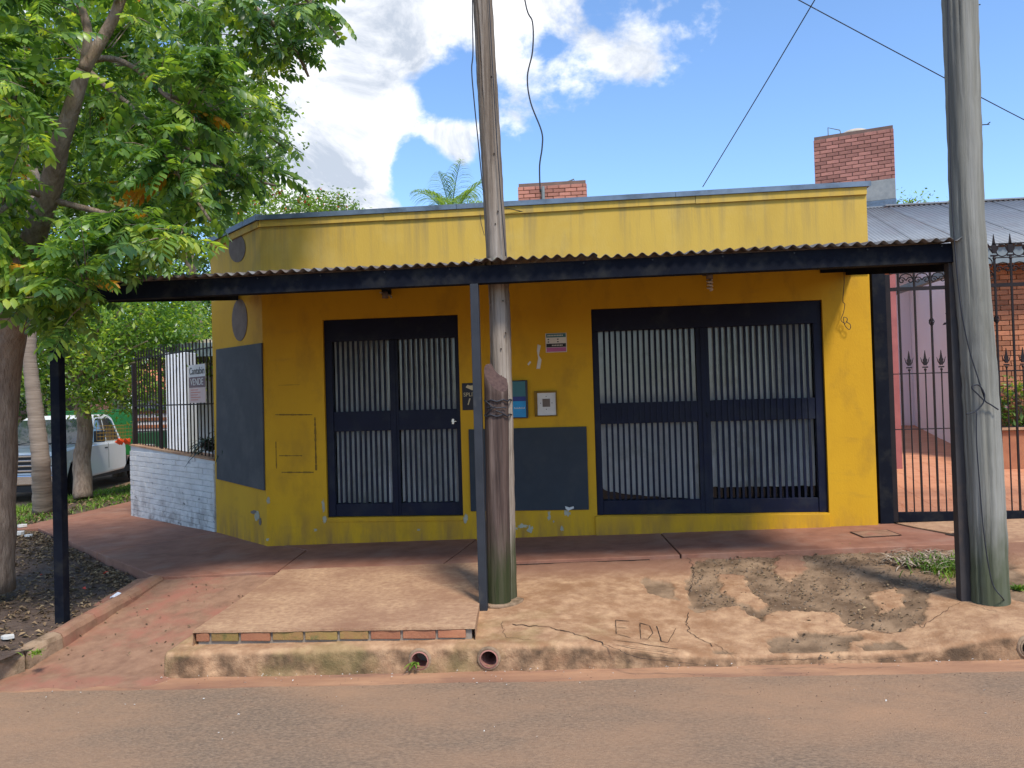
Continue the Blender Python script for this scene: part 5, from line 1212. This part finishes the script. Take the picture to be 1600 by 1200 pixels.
# garden lawn and far house seen through the fence
sheet('lawn', -6.95, -4.8, 3.4, 30, lambda x, y: .12, 4, 6, mat('lawn', (.05, .11, .02), (.09, .16, .03), scale=8, rough=1), 'lawn behind the fence')
fh_ = empty('orange_house', (-15, 22, 0)); tag(fh_, 'orange tiled house with striped white and brick front far behind the fence', 'house')
mb = MB(); mb.box(-4, 5, 0, 5, -.5, 2.1); mb.build('wall', M['white'], fh_)
for k in range(5): mb = MB(); mb.box(-4, 5, -.04, -.001, .0 + k * .3, .13 + k * .3); mb.build('brick_band', M['brick'], fh_)
mb = MB(); mb.prism([(-4.5, -.6, 2.1), (-4.5, 5.6, 2.1), (-4.5, 2.5, 3.9)], (10, 0, 0)); mb.build('roof', M['orangehouse'], fh_)
for x in (-2.5, 0, 2.4): mb = MB(); mb.box(x, x + 1.0, -.06, -.041, .9, 1.8); mb.build('window', M['glassdark'], fh_)
fh2 = empty('low_house', (-26, 17, -.5)); tag(fh2, 'low pale house with brown roof across the side street', 'house')
mb = MB(); mb.box(-6, 6, 0, 5, 0, 1.75); mb.build('wall', M['paper'], fh2); mb = MB(); mb.prism([(-6.5, -.6, 1.75), (-6.5, 5.6, 1.75), (-6.5, 2.5, 2.7)], (13, 0, 0)); mb.build('roof', M['brickdark'], fh2)
for x in (-4, -1, 2): mb = MB(); mb.box(x, x + 1.1, -.03, -.001, .5, 1.4); mb.build('window', M['glassdark'], fh2)

# ------------------------------------------------------------------ trees
def limb(mb, pts, r0, r1, n=10, wob=.02):
    P = [Vector(p) for p in pts]; Q = []
    for i in range(len(P) - 1):
        p0, p1, p2, p3 = P[max(i - 1, 0)], P[i], P[i + 1], P[min(i + 2, len(P) - 1)]
        for k in range(5): t = k / 5; Q.append(.5 * ((2 * p1) + (-p0 + p2) * t + (2 * p0 - 5 * p1 + 4 * p2 - p3) * t * t + (-p0 + 3 * p1 - 3 * p2 + p3) * t ** 3))
    Q.append(P[-1]); Q = [q + Vector((noise.noise(q * 2), noise.noise(q * 2 + Vector((5, 0, 0))), 0)) * wob for q in Q]
    RR = [r0 + (r1 - r0) * i / (len(Q) - 1) for i in range(len(Q))]; mb.tube(Q, RR, n, True, .12); return Q
big = empty('feathery_leaved_tree', Dp(-15, 915, 6.9)); tag(big, 'big tree with feathery compound leaves leaning over the canopy at the left', 'tree'); big.location.z = -.2
bl = Vector(big.location)
T = [Dp(-14, 925, 6.75), Dp(-12, 750, 6.75), Dp(2, 560, 6.75), Dp(28, 440, 6.55), Dp(72, 310, 6.2), Dp(98, 210, 6.0), Dp(132, 110, 5.9)]
mb = MB(); TQ = limb(mb, T[:4], .19, .15, 20); mb2 = mb
for q in range(len(mb.v)): mb.v[q] = mb.v[q] - bl
mb.build('trunk', M['bark'], big, smooth=True)
allb = []
def branch(pts, r0, r1):
    mb = MB(); Q = limb(mb, pts, r0, r1, 9); allb.extend(Q)
    for q in range(len(mb.v)): mb.v[q] = mb.v[q] - bl
    mb.build('branch', M['bark'], big, smooth=True)
branch(T[3:], .105, .05)
branch([T[3], Dp(-10, 330, 6.5), Dp(-40, 200, 6.4), Dp(-80, 0, 6.2)], .12, .06)
branch([T[6], Dp(160, 60, 5.9), Dp(195, -10, 5.9), Dp(240, -120, 6.1)], .046, .036)
branch([T[6], Dp(137, 50, 5.95), Dp(120, -10, 6.0), Dp(100, -100, 6.1)], .036, .028)
branch([Dp(138, 96, 6.4), Dp(175, 92, 6.3), Dp(215, 110, 6.2), Dp(255, 148, 6.1), Dp(300, 185, 6.1)], .028, .012)
branch([Dp(140, 112, 6.4), Dp(168, 137, 6.2), Dp(218, 178, 6.1), Dp(250, 235, 6.0), Dp(295, 295, 5.9), Dp(330, 345, 5.8)], .024, .01)
branch([T[4], Dp(150, 330, 6.2), Dp(220, 350, 5.9), Dp(290, 372, 5.7)], .03, .01)
branch([T[3], Dp(90, 430, 6.2), Dp(120, 455, 5.8), Dp(140, 470, 5.6)], .035, .01)
branch([Dp(240, -120, 6.3), Dp(330, -60, 6.6), Dp(400, 15, 6.9), Dp(450, 60, 7.2), Dp(480, 120, 7.4)], .04, .012)
branch([Dp(330, -60, 6.6), Dp(430, -40, 7.0), Dp(500, 20, 7.3), Dp(530, 60, 7.4)], .03, .01)
branch([Dp(255, 148, 6.1), Dp(330, 170, 6.6), Dp(400, 200, 7.1), Dp(450, 235, 7.4)], .022, .01)
branch([Dp(218, 178, 6.1), Dp(290, 230, 6.6), Dp(360, 270, 7.0), Dp(430, 290, 7.2)], .02, .01)
branch([T[5], Dp(50, 160, 6.1), Dp(10, 150, 5.8), Dp(-40, 120, 5.5)], .03, .01)
branch([T[4], Dp(40, 300, 6.0), Dp(0, 330, 5.6), Dp(-30, 350, 5.3)], .03, .01)
def leaf_variant(npair, seed, droop, ll=.064, sp=.041):
    rnd = random.Random(seed); mb = MB(); p = Vector((0, 0, 0)); d = Vector((1, 0, .15)).normalized(); pts = [p.copy()]
    def leaflet(o, dirv, L_):
        dirv = dirv.normalized(); sd = dirv.cross(Vector((0, 0, 1))); sd.normalize(); w_ = L_ * .27; b = len(mb.v); dn = Vector((0, 0, -1)) * L_
        mb.v += [o, o + dirv * L_ * .3 + sd * w_ * .85 - dn * -.04, o + dirv * L_ * .68 + sd * w_ * .9 + dn * .07, o + dirv * L_ + dn * .22, o + dirv * L_ * .68 - sd * w_ * .9 + dn * .07, o + dirv * L_ * .3 - sd * w_ * .85 - dn * -.04, o + dirv * L_ * .5 + dn * -.05]
        mb.f += [[b, b + 1, b + 6], [b + 1, b + 2, b + 6], [b + 2, b + 3, b + 6], [b + 3, b + 4, b + 6], [b + 4, b + 5, b + 6], [b + 5, b, b + 6]]; mb.mi += [0] * 6
    for k in range(npair):
        d = (d + Vector((0, 0, -droop / npair))).normalized(); p = p + d * sp; pts.append(p.copy())
        s = Vector((-d.y, d.x, 0)).normalized(); f = .75 + .5 * math.sin(math.pi * (k + .7) / (npair + .8))
        for sg in (-1, 1):
            dr = s * sg * 1.0 + d * .45 + Vector((0, 0, rnd.uniform(-.75, -.15))); leaflet(p, dr, ll * f * rnd.uniform(.88, 1.12))
    leaflet(p, d + Vector((0, 0, -.3)), ll)
    mb.tube(pts, [.0022] * len(pts), 3, False); return mb
LV = [leaf_variant(6, 1, .5), leaf_variant(7, 2, .9), leaf_variant(8, 3, 1.3), leaf_variant(5, 4, .7), leaf_variant(7, 5, .3)]
LM = [[v.mesh('leaf', M[mm], fix=False) for v in LV] for mm in ('leaf_near', 'leaf_dark', 'leaf_yellow')]
for row in LM:
    for m_ in row: m_.polygons.foreach_set('use_smooth', [True] * len(m_.polygons))
CR = [(-60, -60), (300, -60), (560, -50), (550, 0), (545, 75), (500, 90), (520, 125), (478, 125), (495, 175), (470, 190), (478, 235), (455, 250), (490, 275), (478, 305), (445, 325), (400, 318), (385, 345), (390, 385), (352, 345), (330, 392), (300, 408), (262, 405), (250, 440), (190, 425), (150, 440), (150, 465), (125, 480), (128, 520), (90, 535), (75, 515), (40, 475), (-60, 470)]
CR = [(x - (38 if x > 380 else 22 if x > 200 else 0), y - (38 if (y > 300 and x > 120) else 0)) for x, y in CR]
random.seed(11)
leaves = []; twm = MB(); ncl = 0
while ncl < 300:
    px, py = random.uniform(-60, 560), random.uniform(-60, 540)
    if not pip(px, py, CR): continue
    tt = max(0, min(1, (px - 100) / 400)); dpt = random.uniform(5.2, 7.6) + tt * 1.2
    if py > 330: dpt = random.uniform(4.9, 6.6)
    tl_x = 25 + (150 - 25) * (440 - py) / 350 if py > 90 else 150 + (90 - py) * .5
    if 40 < py < 400 and abs(px - tl_x) < 52 and dpt < 6.7: continue
    if -20 < py < 130 and abs(px - (150 + (110 - py) * .42)) < 45 and dpt < 6.7: continue
    c = Dp(px, py, dpt)
    ncl += 1; nb_ = min(allb, key=lambda q: (q - c).length)
    td = (c - nb_); tl = td.length
    if tl > .05:
        st_ = c - td.normalized() * min(tl, .55); mid = st_.lerp(c, .5) + Vector((0, 0, .03)); twm.tube([st_ - bl, mid - bl, c - bl], [.006, .004, .002], 4, False)
    td.normalize()
    for k in range(random.randint(5, 8)):
        a = random.uniform(0, 6.28); d = (Vector((math.cos(a), math.sin(a), random.uniform(-.55, .25))) + td * .55).normalized()
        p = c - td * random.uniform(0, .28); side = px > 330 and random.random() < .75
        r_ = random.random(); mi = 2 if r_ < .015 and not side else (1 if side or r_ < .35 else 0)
        yaw = math.atan2(d.y, d.x); pitch_ = -math.asin(max(-1, min(1, d.z)))
        Mx = Matrix.Translation(p) @ Matrix.Rotation(yaw, 4, 'Z') @ Matrix.Rotation(pitch_, 4, 'Y') @ Matrix.Rotation(random.gauss(0, .4), 4, 'X') @ Matrix.Scale(random.uniform(.62, 1.35), 4)
        leaves.append((dpt + random.random(), mi, random.randrange(5), Mx))
leaves.sort(key=lambda t: t[0])
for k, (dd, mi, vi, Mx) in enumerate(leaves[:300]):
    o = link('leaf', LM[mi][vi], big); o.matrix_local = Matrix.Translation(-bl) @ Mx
rest = [MB(), MB(), MB()]
for dd, mi, vi, Mx in leaves[300:]:
    s = LV[vi]; t_ = rest[mi]; b = len(t_.v); Mm = Matrix.Translation(-bl) @ Mx
    t_.v += [Mm @ v for v in s.v]; t_.f += [[b + q for q in f] for f in s.f]
cmb = MB()
for mi in range(3):
    b = len(cmb.v); cmb.v += rest[mi].v; cmb.f += [[b + q for q in f] for f in rest[mi].f]; cmb.mi += [mi] * len(rest[mi].f)
o = cmb.build('foliage', [M['leaf_near'], M['leaf_dark'], M['leaf_yellow']], big, smooth=True, fix=False); o['kind'] = 'stuff'
twm.build('twigs', M['bark'], big)['kind'] = 'stuff'

def leafy(name, label, base_, tr_pts, r0, r1, blobs, leaf, n, m, flowers=0, barkm='bark', clump=True):
    t = empty(name, base_); tag(t, label, 'tree'); mb = MB(); bb = Vector(base_)
    Q = limb(mb, tr_pts, r0, r1, 14)
    for q in range(len(mb.v)): mb.v[q] = mb.v[q] - bb
    mb.build('trunk', M[barkm], t, smooth=True)
    lb = MB(); cr = MB(); fl_ = MB(); tot = sum(b[1][0] * b[1][2] for b in blobs)
    topp = Vector(tr_pts[-1])
    for c, r_ in blobs:
        c = Vector(c)
        for k in range(4):
            e = c + Vector((random.uniform(-.6, .6) * r_[0], random.uniform(-.6, .6) * r_[1], random.uniform(-.3, .6) * r_[2])); lb.tube([topp - bb, topp.lerp(e, .5) - bb + Vector((0, 0, .1)), e - bb], [r1 * .55, r1 * .3, .012], 6)
        nn = int(n * r_[0] * r_[2] / tot); ncl = max(8, nn // 16)
        for k in range(ncl):
            while True:
                v = Vector((random.uniform(-1, 1), random.uniform(-1, 1), random.uniform(-1, 1)))
                if v.length <= 1 and noise.noise(v * 2.4 + c) > -.28: break
            v = v.normalized() * v.length ** .6; v *= (1 + .35 * noise.noise(v * 1.8 + c)); cc_ = c + Vector((v.x * r_[0], v.y * r_[1], v.z * r_[2])) - bb; sg_ = leaf * 2.1
            for q in range(16): leaf_quad(cr, cc_ + Vector((random.gauss(0, sg_), random.gauss(0, sg_), random.gauss(0, sg_ * .6))), leaf)
            if flowers and random.random() < flowers and v.z > 0:
                for q in range(5): leaf_quad(fl_, cc_ + Vector((random.gauss(0, .08), random.gauss(0, .08), .1 + random.gauss(0, .05))), leaf * .9)
    lb.build('limbs', M[barkm], t); o = cr.build('crown', M[m], t, fix=False); o['kind'] = 'stuff'
    if flowers: fl_.build('flowers', M['flower'], t, fix=False)['kind'] = 'stuff'
    return t
g3 = G(130, 778, -.22)
leafy('small_leaved_tree', 'grey trunked small leaved tree on the grass verge before the truck', g3, [g3, Dp(128, 720, 14.9), Dp(133, 670, 14.9), Dp(125, 600, 15)], .175, .12,
      [(Dp(110, 540, 14.5), (1.6, 1.4, 1.1)), (Dp(210, 560, 14.8), (1.5, 1.3, .9)), (Dp(180, 480, 15), (1.8, 1.5, 1.3)), (Dp(270, 520, 15.5), (.9, 1.2, .7)), (Dp(60, 480, 15), (1.4, 1.3, 1.3)), (Dp(190, 615, 14.5), (1.0, .8, .35))], .09, 26000, 'leaf_near')
gpz = G(67, 797, -.2)
pt = empty('palm_tree', gpz); tag(pt, 'slender ringed palm trunk on the grass verge left of the dark post', 'palm')
mb = MB(); P0 = [gpz, Dp(64, 720, 12.6), Dp(55, 640, 12.6), Dp(46, 560, 12.6), Dp(48, 500, 12.6), Dp(52, 300, 12.6), Dp(60, 60, 12.6)]
Q = []
for i in range(len(P0) - 1):
    for k in range(12): Q.append(P0[i].lerp(P0[i + 1], k / 12))
RR = [(.155 - .06 * min(1, i / 40)) * (1.05 if i % 3 == 0 else .985) for i in range(len(Q))]; mb.tube([q - gpz for q in Q], RR, 16); mb.build('trunk', M['palmbark'], pt, smooth=True)
def frond(mb, base_, az, el, L_, lw, nleaf=34, droop=1.6, ll=.5):
    d = Vector((math.cos(az) * math.cos(el), math.sin(az) * math.cos(el), math.sin(el))); p = Vector(base_); pts = [p.copy()]
    for k in range(nleaf):
        d = (d + Vector((0, 0, -droop / nleaf))).normalized(); p = p + d * L_ / nleaf; pts.append(p.copy())
        s = Vector((-d.y, d.x, 0)).normalized(); t = k / nleaf; l2 = ll * math.sin(math.pi * min(1, t * .85 + .12)) + .05
        for sg in (-1, 1): strap(mb, p, s * sg * .8 + d * .7 + Vector((0, 0, random.uniform(-.1, .5))), l2, lw, 1.9, 3)
    mb.tube(pts, [.02 * (1 - .8 * i / len(pts)) for i in range(len(pts))], 4, False)
def palm(label, base_, crown, nf, L_, seed, r_=.12):
    random.seed(seed); t = empty('palm_tree', base_); tag(t, label, 'palm'); b = Vector(base_); mb = MB(); mb.tube([(0, 0, 0), (Vector(crown) - b) * .5, Vector(crown) - b], [r_ * 1.3, r_, r_ * .8], 12); mb.build('trunk', M['palmbark'], t)
    for k in range(nf):
        mb = MB(); frond(mb, Vector(crown) - b, 2 * math.pi * k / nf + random.uniform(-.2, .2), random.uniform(.75, 1.4), L_ * random.uniform(.8, 1.15), .022, ll=.62, nleaf=40, droop=1.5); mb.build('frond', M['leaf_palm'], t, fix=False)
    return t
c = W(705, 352, 11); palm('feathery palm top rising behind the middle of the yellow roof', (c.x, 11, -.3), c, 13, 1.55, 5)
c = Dp(58, 60, 12.6)
for k in range(10): mb = MB(); frond(mb, c - gpz, k * .63, random.uniform(.2, 1.2), 2.2, .03, ll=.5); mb.build('frond', M['leaf_palm'], pt, fix=False)
# trees far behind
random.seed(21)
TR = [('dense_tree', 'dense green tree behind the fence left of the yellow corner', (250, 470, 21), (1.9, 1.6, 1.6), .11, 6500, 'leaf_dark', 0),
      ('dense_tree', 'tall dense tree filling the gap behind the feathery leaved tree', (285, 250, 20), (2.4, 2, 2.6), .12, 12000, 'leaf_far', 0),
      ('dense_tree', 'broad tree far behind at the top left', (160, 200, 22), (4.2, 2.5, 4), .14, 17000, 'leaf_dark', 0),
      ('dense_tree', 'broad tree at the far left edge behind the palm trunk', (-60, 330, 20), (3.4, 2.2, 4.6), .14, 13000, 'leaf_dark', 0),
      ('flowering_tree', 'tree with orange red blossom showing over the left end of the roof', (460, 345, 18), (1.35, 1.2, .75), .08, 5200, 'leaf_far', .18),
      ('dense_tree', 'light leaved treetop behind the roof between pole and grey tank', (1410, 330, 24), (.8, .8, .5), .10, 420, 'leaf_far', 0),
      ('dense_tree', 'lower leafy tree behind the white truck', (95, 560, 26), (3.2, 2, 2.2), .13, 7000, 'leaf_dark', 0),
      ('dense_tree', 'leafy tree beyond the truck at the left edge of the street', (-20, 590, 24), (2.4, 2, 1.6), .13, 5000, 'leaf_dark', 0),
      ('dense_tree', 'slim tree behind the flat roofed house', (310, 520, 24), (1.3, 1.2, 1.0), .11, 2200, 'leaf_far', 0)]
for nm, lab, (px, py, d), r_, lf, n, mm, fl2 in TR:
    c = Dp(px, py, d); b0 = Vector((c.x + .3, c.y, -.5)); leafy(nm, lab, b0, [b0, b0.lerp(c, .45) + Vector((.15, 0, 0)), c - Vector((0, 0, r_[2] * .45))], .2, .1, [(c, r_), (c + Vector((r_[0] * .5, .3, r_[2] * .3)), (r_[0] * .6, r_[1] * .6, r_[2] * .55)), (c + Vector((-r_[0] * .55, 0, -r_[2] * .2)), (r_[0] * .6, r_[1] * .6, r_[2] * .6))], lf * 1.1, int(n * 1.6), mm, fl2)
# distant belt of greenery so the horizon never shows bare
random.seed(31); mb = MB()
for k in range(9000):
    a = random.uniform(-1.25, 1.35); d = random.uniform(48, 60); x = d * math.sin(a); y = -8 + d * math.cos(a); h = 1.8 + 1.6 * noise.noise(Vector((x * .12, y * .12, 0))); leaf_quad(mb, Vector((x, y, random.uniform(-.5, h))), .75)
o = mb.build('far_trees', M['leaf_dark'], fix=False); tag(o, 'distant belt of trees along the horizon', kind='stuff')

# ------------------------------------------------------------------ litter, grass, small stuff
random.seed(41)
def litter(name, label, pts, size, m, lift=.006):
    mb = MB()
    for x, y, z in pts:
        a = random.uniform(0, 6.28); s = size * random.uniform(.45, 1.3); d = Vector((math.cos(a), math.sin(a), random.uniform(-.15, .35))); sd = Vector((-math.sin(a), math.cos(a), random.uniform(-.4, .4))); p = Vector((x, y, z + lift)); b = len(mb.v); c_ = random.uniform(.05, .35)
        mb.v += [p, p + d * s * .5 + sd * s * .24 + Vector((0, 0, s * c_)), p + d * s, p + d * s * .5 - sd * s * .24 + Vector((0, 0, s * c_))]; mb.f += [[b, b + 1, b + 2], [b, b + 2, b + 3]]; mb.mi += [0, 0]
    o = mb.build(name, m, fix=False); tag(o, label, kind='stuff'); return o
pts = []
while len(pts) < 8000:
    x, y = random.uniform(-9.5, -4.1), random.uniform(-3.35, 2.0)
    if not pip(x, y, bedpoly): continue
    if noise.noise(Vector((x * 1.3, y * 1.3, 5))) + random.uniform(-.6, .35) > .05 and random.random() < .75: continue
    pts.append((x, y, bz(x, y)))
for k in range(900):      # drift against the walkway edge
    t = random.random(); x = -4.1 - 3.8 * t - abs(random.gauss(0, .12)); y = -1.4 + 3.36 * t - abs(random.gauss(0, .12)); pts.append((x, y, bz(x, y) + .01))
litter('fallen_leaves', 'dry fallen leaves strewn over the dark soil bed', pts, .052, M['litter'])
pts = [(x, y, bz(x, y) + .01) for x, y in [(random.uniform(-6.5, -4.2), random.uniform(-3, -.6)) for k in range(16)] if pip(x, y, bedpoly)]
litter('fallen_petals', 'scattered orange red fallen petals on the soil bed', pts, .06, M['flower'])
mb = MB(); p = G(180, 937, -.17); mb.prism([p + Vector(v) for v in ((-.05, 0, .01), (-.01, -.03, .03), (.05, -.02, .02), (.055, .03, .03), (0, .035, .045))], (0, .005, .012)); tag(mb.build('paper_scrap', M['white']), 'crumpled white paper scrap on the soil by the edging', 'litter')
mb = MB()
for (px, py, s) in ((35, 823, .08), (30, 835, .1), (45, 838, .06), (12, 997, .05)):
    p = G(px, py, -.18); mb.prism([p + Vector((s * math.cos(a) * random.uniform(.7, 1.1), s * math.sin(a) * random.uniform(.6, 1), 0)) for a in (0, 1.2, 2.4, 3.5, 4.6, 5.5)], (0, 0, s * .4))
o = mb.build('stones', M['paper']); tag(o, 'small pale stones on the soil bed', kind='stuff')
# litter on verge, road, forecourt
pts = [(random.uniform(-10.3, -8.4), random.uniform(2.2, 9), -.25) for k in range(700)]
litter('verge_leaves', 'dry leaves on the grass verge', [(x, y, -.26 - .05 * max(0, -9 - x) + .03) for x, y, z in pts], .09, M['litter'])
pts = []
for k in range(260):
    x, y = random.uniform(-6, 5), random.uniform(-6.6, -3.3); pts.append((x, y, road_z(x) + .004))
for k in range(120):
    x = random.uniform(-3, 4); pts.append((x, kerb_y(x) - abs(random.gauss(0, .06)) - .03, road_z(x) + .008))
litter('road_grit', 'tiny bits of straw, petals and grit on the street', pts, .014, M['paper'])
pts = [(x_, y_, road_z(x_) + .004) for x_, y_ in [(random.uniform(-5, 5), random.uniform(-6.3, -3.25)) for k in range(2600)]]
litter('road_chippings', 'loose dark and red chippings on the street', pts, .011, mat('chipping', (.30, .16, .10), (.10, .07, .06), scale=30, rough=1, isl=.5), .003)
pts = []
for k in range(60):
    x, y = random.uniform(-4.1, -2.95), random.uniform(-3.1, -1.5); pts.append((x, y, rs(x, y)))
for k in range(1500):
    P_ = DIRT[3] if random.random() < .8 else DIRT[4]; x, y = random.uniform(.7, 2.9), random.uniform(-3.1, -1.0)
    if pip(x, y, P_): pts.append((x, y, fz(x, y) - .012))
litter('dirt_bits', 'bits of dry leaf on the bare dirt of the forecourt', pts, .028, M['litter'])
# clods and pebbles in the dirt patches
mb = MB()
for k in range(1500):
    P_ = DIRT[3] if random.random() < .8 else DIRT[4]; x, y = random.uniform(.6, 3.0), random.uniform(-3.15, -1.0)
    if not pip(x, y, P_): continue
    s = random.uniform(.004, .014); z = fz(x, y) - .013; b = len(mb.v)
    mb.v += [Vector((x + s * a1 * random.uniform(.6, 1.3), y + s * a2 * random.uniform(.6, 1.3), z + s * a3)) for a1, a2, a3 in ((1, 0, 0), (0, 1, 0), (-1, 0, 0), (0, -1, 0), (0, 0, 1), (0, 0, -.5))]
    mb.f += [[b, b + 1, b + 4], [b + 1, b + 2, b + 4], [b + 2, b + 3, b + 4], [b + 3, b, b + 4]]; mb.mi += [0] * 4
tag(mb.build('clods', mat('dry_clod', (.22, .155, .10), (.15, .10, .065), rough=1), fix=False), 'small clods and pebbles on the bare dirt', kind='stuff')
# grass on the verge and tufts
def blades(name, label, pts, h, m=M['grass'], wd=.008, asym=1.0):
    mb = MB()
    for x, y, z in pts:
        a = random.uniform(0, 6.28); strap(mb, (x, y, z), (math.cos(a) * .6, math.sin(a) * .6, 1), h * random.uniform(.5, 1.2), wd, random.uniform(.6, 1.6), 3)
    o = mb.build(name, m, fix=False); tag(o, label, kind='stuff'); return o
pts = []
while len(pts) < 9000:
    x, y = random.uniform(-10.8, -8.36), random.uniform(1.9, 16)
    if noise.noise(Vector((x * .9, y * .9, 1))) + random.uniform(-.4, .4) < -.05 or (x > -8.9 and random.random() < .5): continue
    pts.append((x, y, -.27 - .05 * max(0, -9 - x)))
blades('grass', 'green grass on the verge round the two trunks', pts, .16, wd=.014)
pts = []
c = G(1478, 905, -.07)
for k in range(420):
    x, y = c.x + random.gauss(-.02, .12), c.y + random.gauss(0, .13); pts.append((x, y, fz(x, y) - .02))
blades('grass_tuft', 'tuft of green grass beside the brown canopy post', pts, .12, wd=.009)
pts = []
for k in range(420):
    x, y = c.x + random.gauss(-.05, .16), c.y + random.gauss(.17, .12); pts.append((x, min(y, -1.12), fz(x, y) - .005))
mb = MB()
for x, y, z in pts: a = random.uniform(0, 6.28); strap(mb, (x, y, z + random.uniform(0, .04)), (math.cos(a), math.sin(a), random.uniform(-.1, .6)), random.uniform(.06, .16), .012, .8, 3)
tag(mb.build('dry_stalks', mat('dry_stalk', (.42, .34, .25), (.26, .19, .13), rough=.8, isl=.3), fix=False), 'heap of dry stalks and leaves behind the grass tuft', kind='stuff')
for (px, py, n, lab) in ((1275, 868, 22, 'small grey green weed at the walkway edge left of the grass'), (1330, 868, 36, 'small bright weed at the walkway edge'), (1595, 935, 60, 'weeds right of the grey pole foot'), (55, 1020, 26, 'small weed on the soil near the curved edging'), (198, 928, 14, 'tiny green weed by the edging')):
    c = G(px, py, -.02 if px > 1000 and py < 900 else (-.07 if px > 1000 else -.18)); mb = MB()
    for k in range(n): a = random.uniform(0, 6.28); strap(mb, (random.gauss(0, .03), random.gauss(0, .02), 0), (math.cos(a), math.sin(a), random.uniform(.3, 1.5)), random.uniform(.03, .09), .012, 1, 3)
    o = mb.build('weed', M['grass'], fix=False); o.location = (c.x, c.y, (fz(c.x, c.y) - .01) if px > 1000 else bz(c.x, c.y)); tag(o, lab, 'weed')
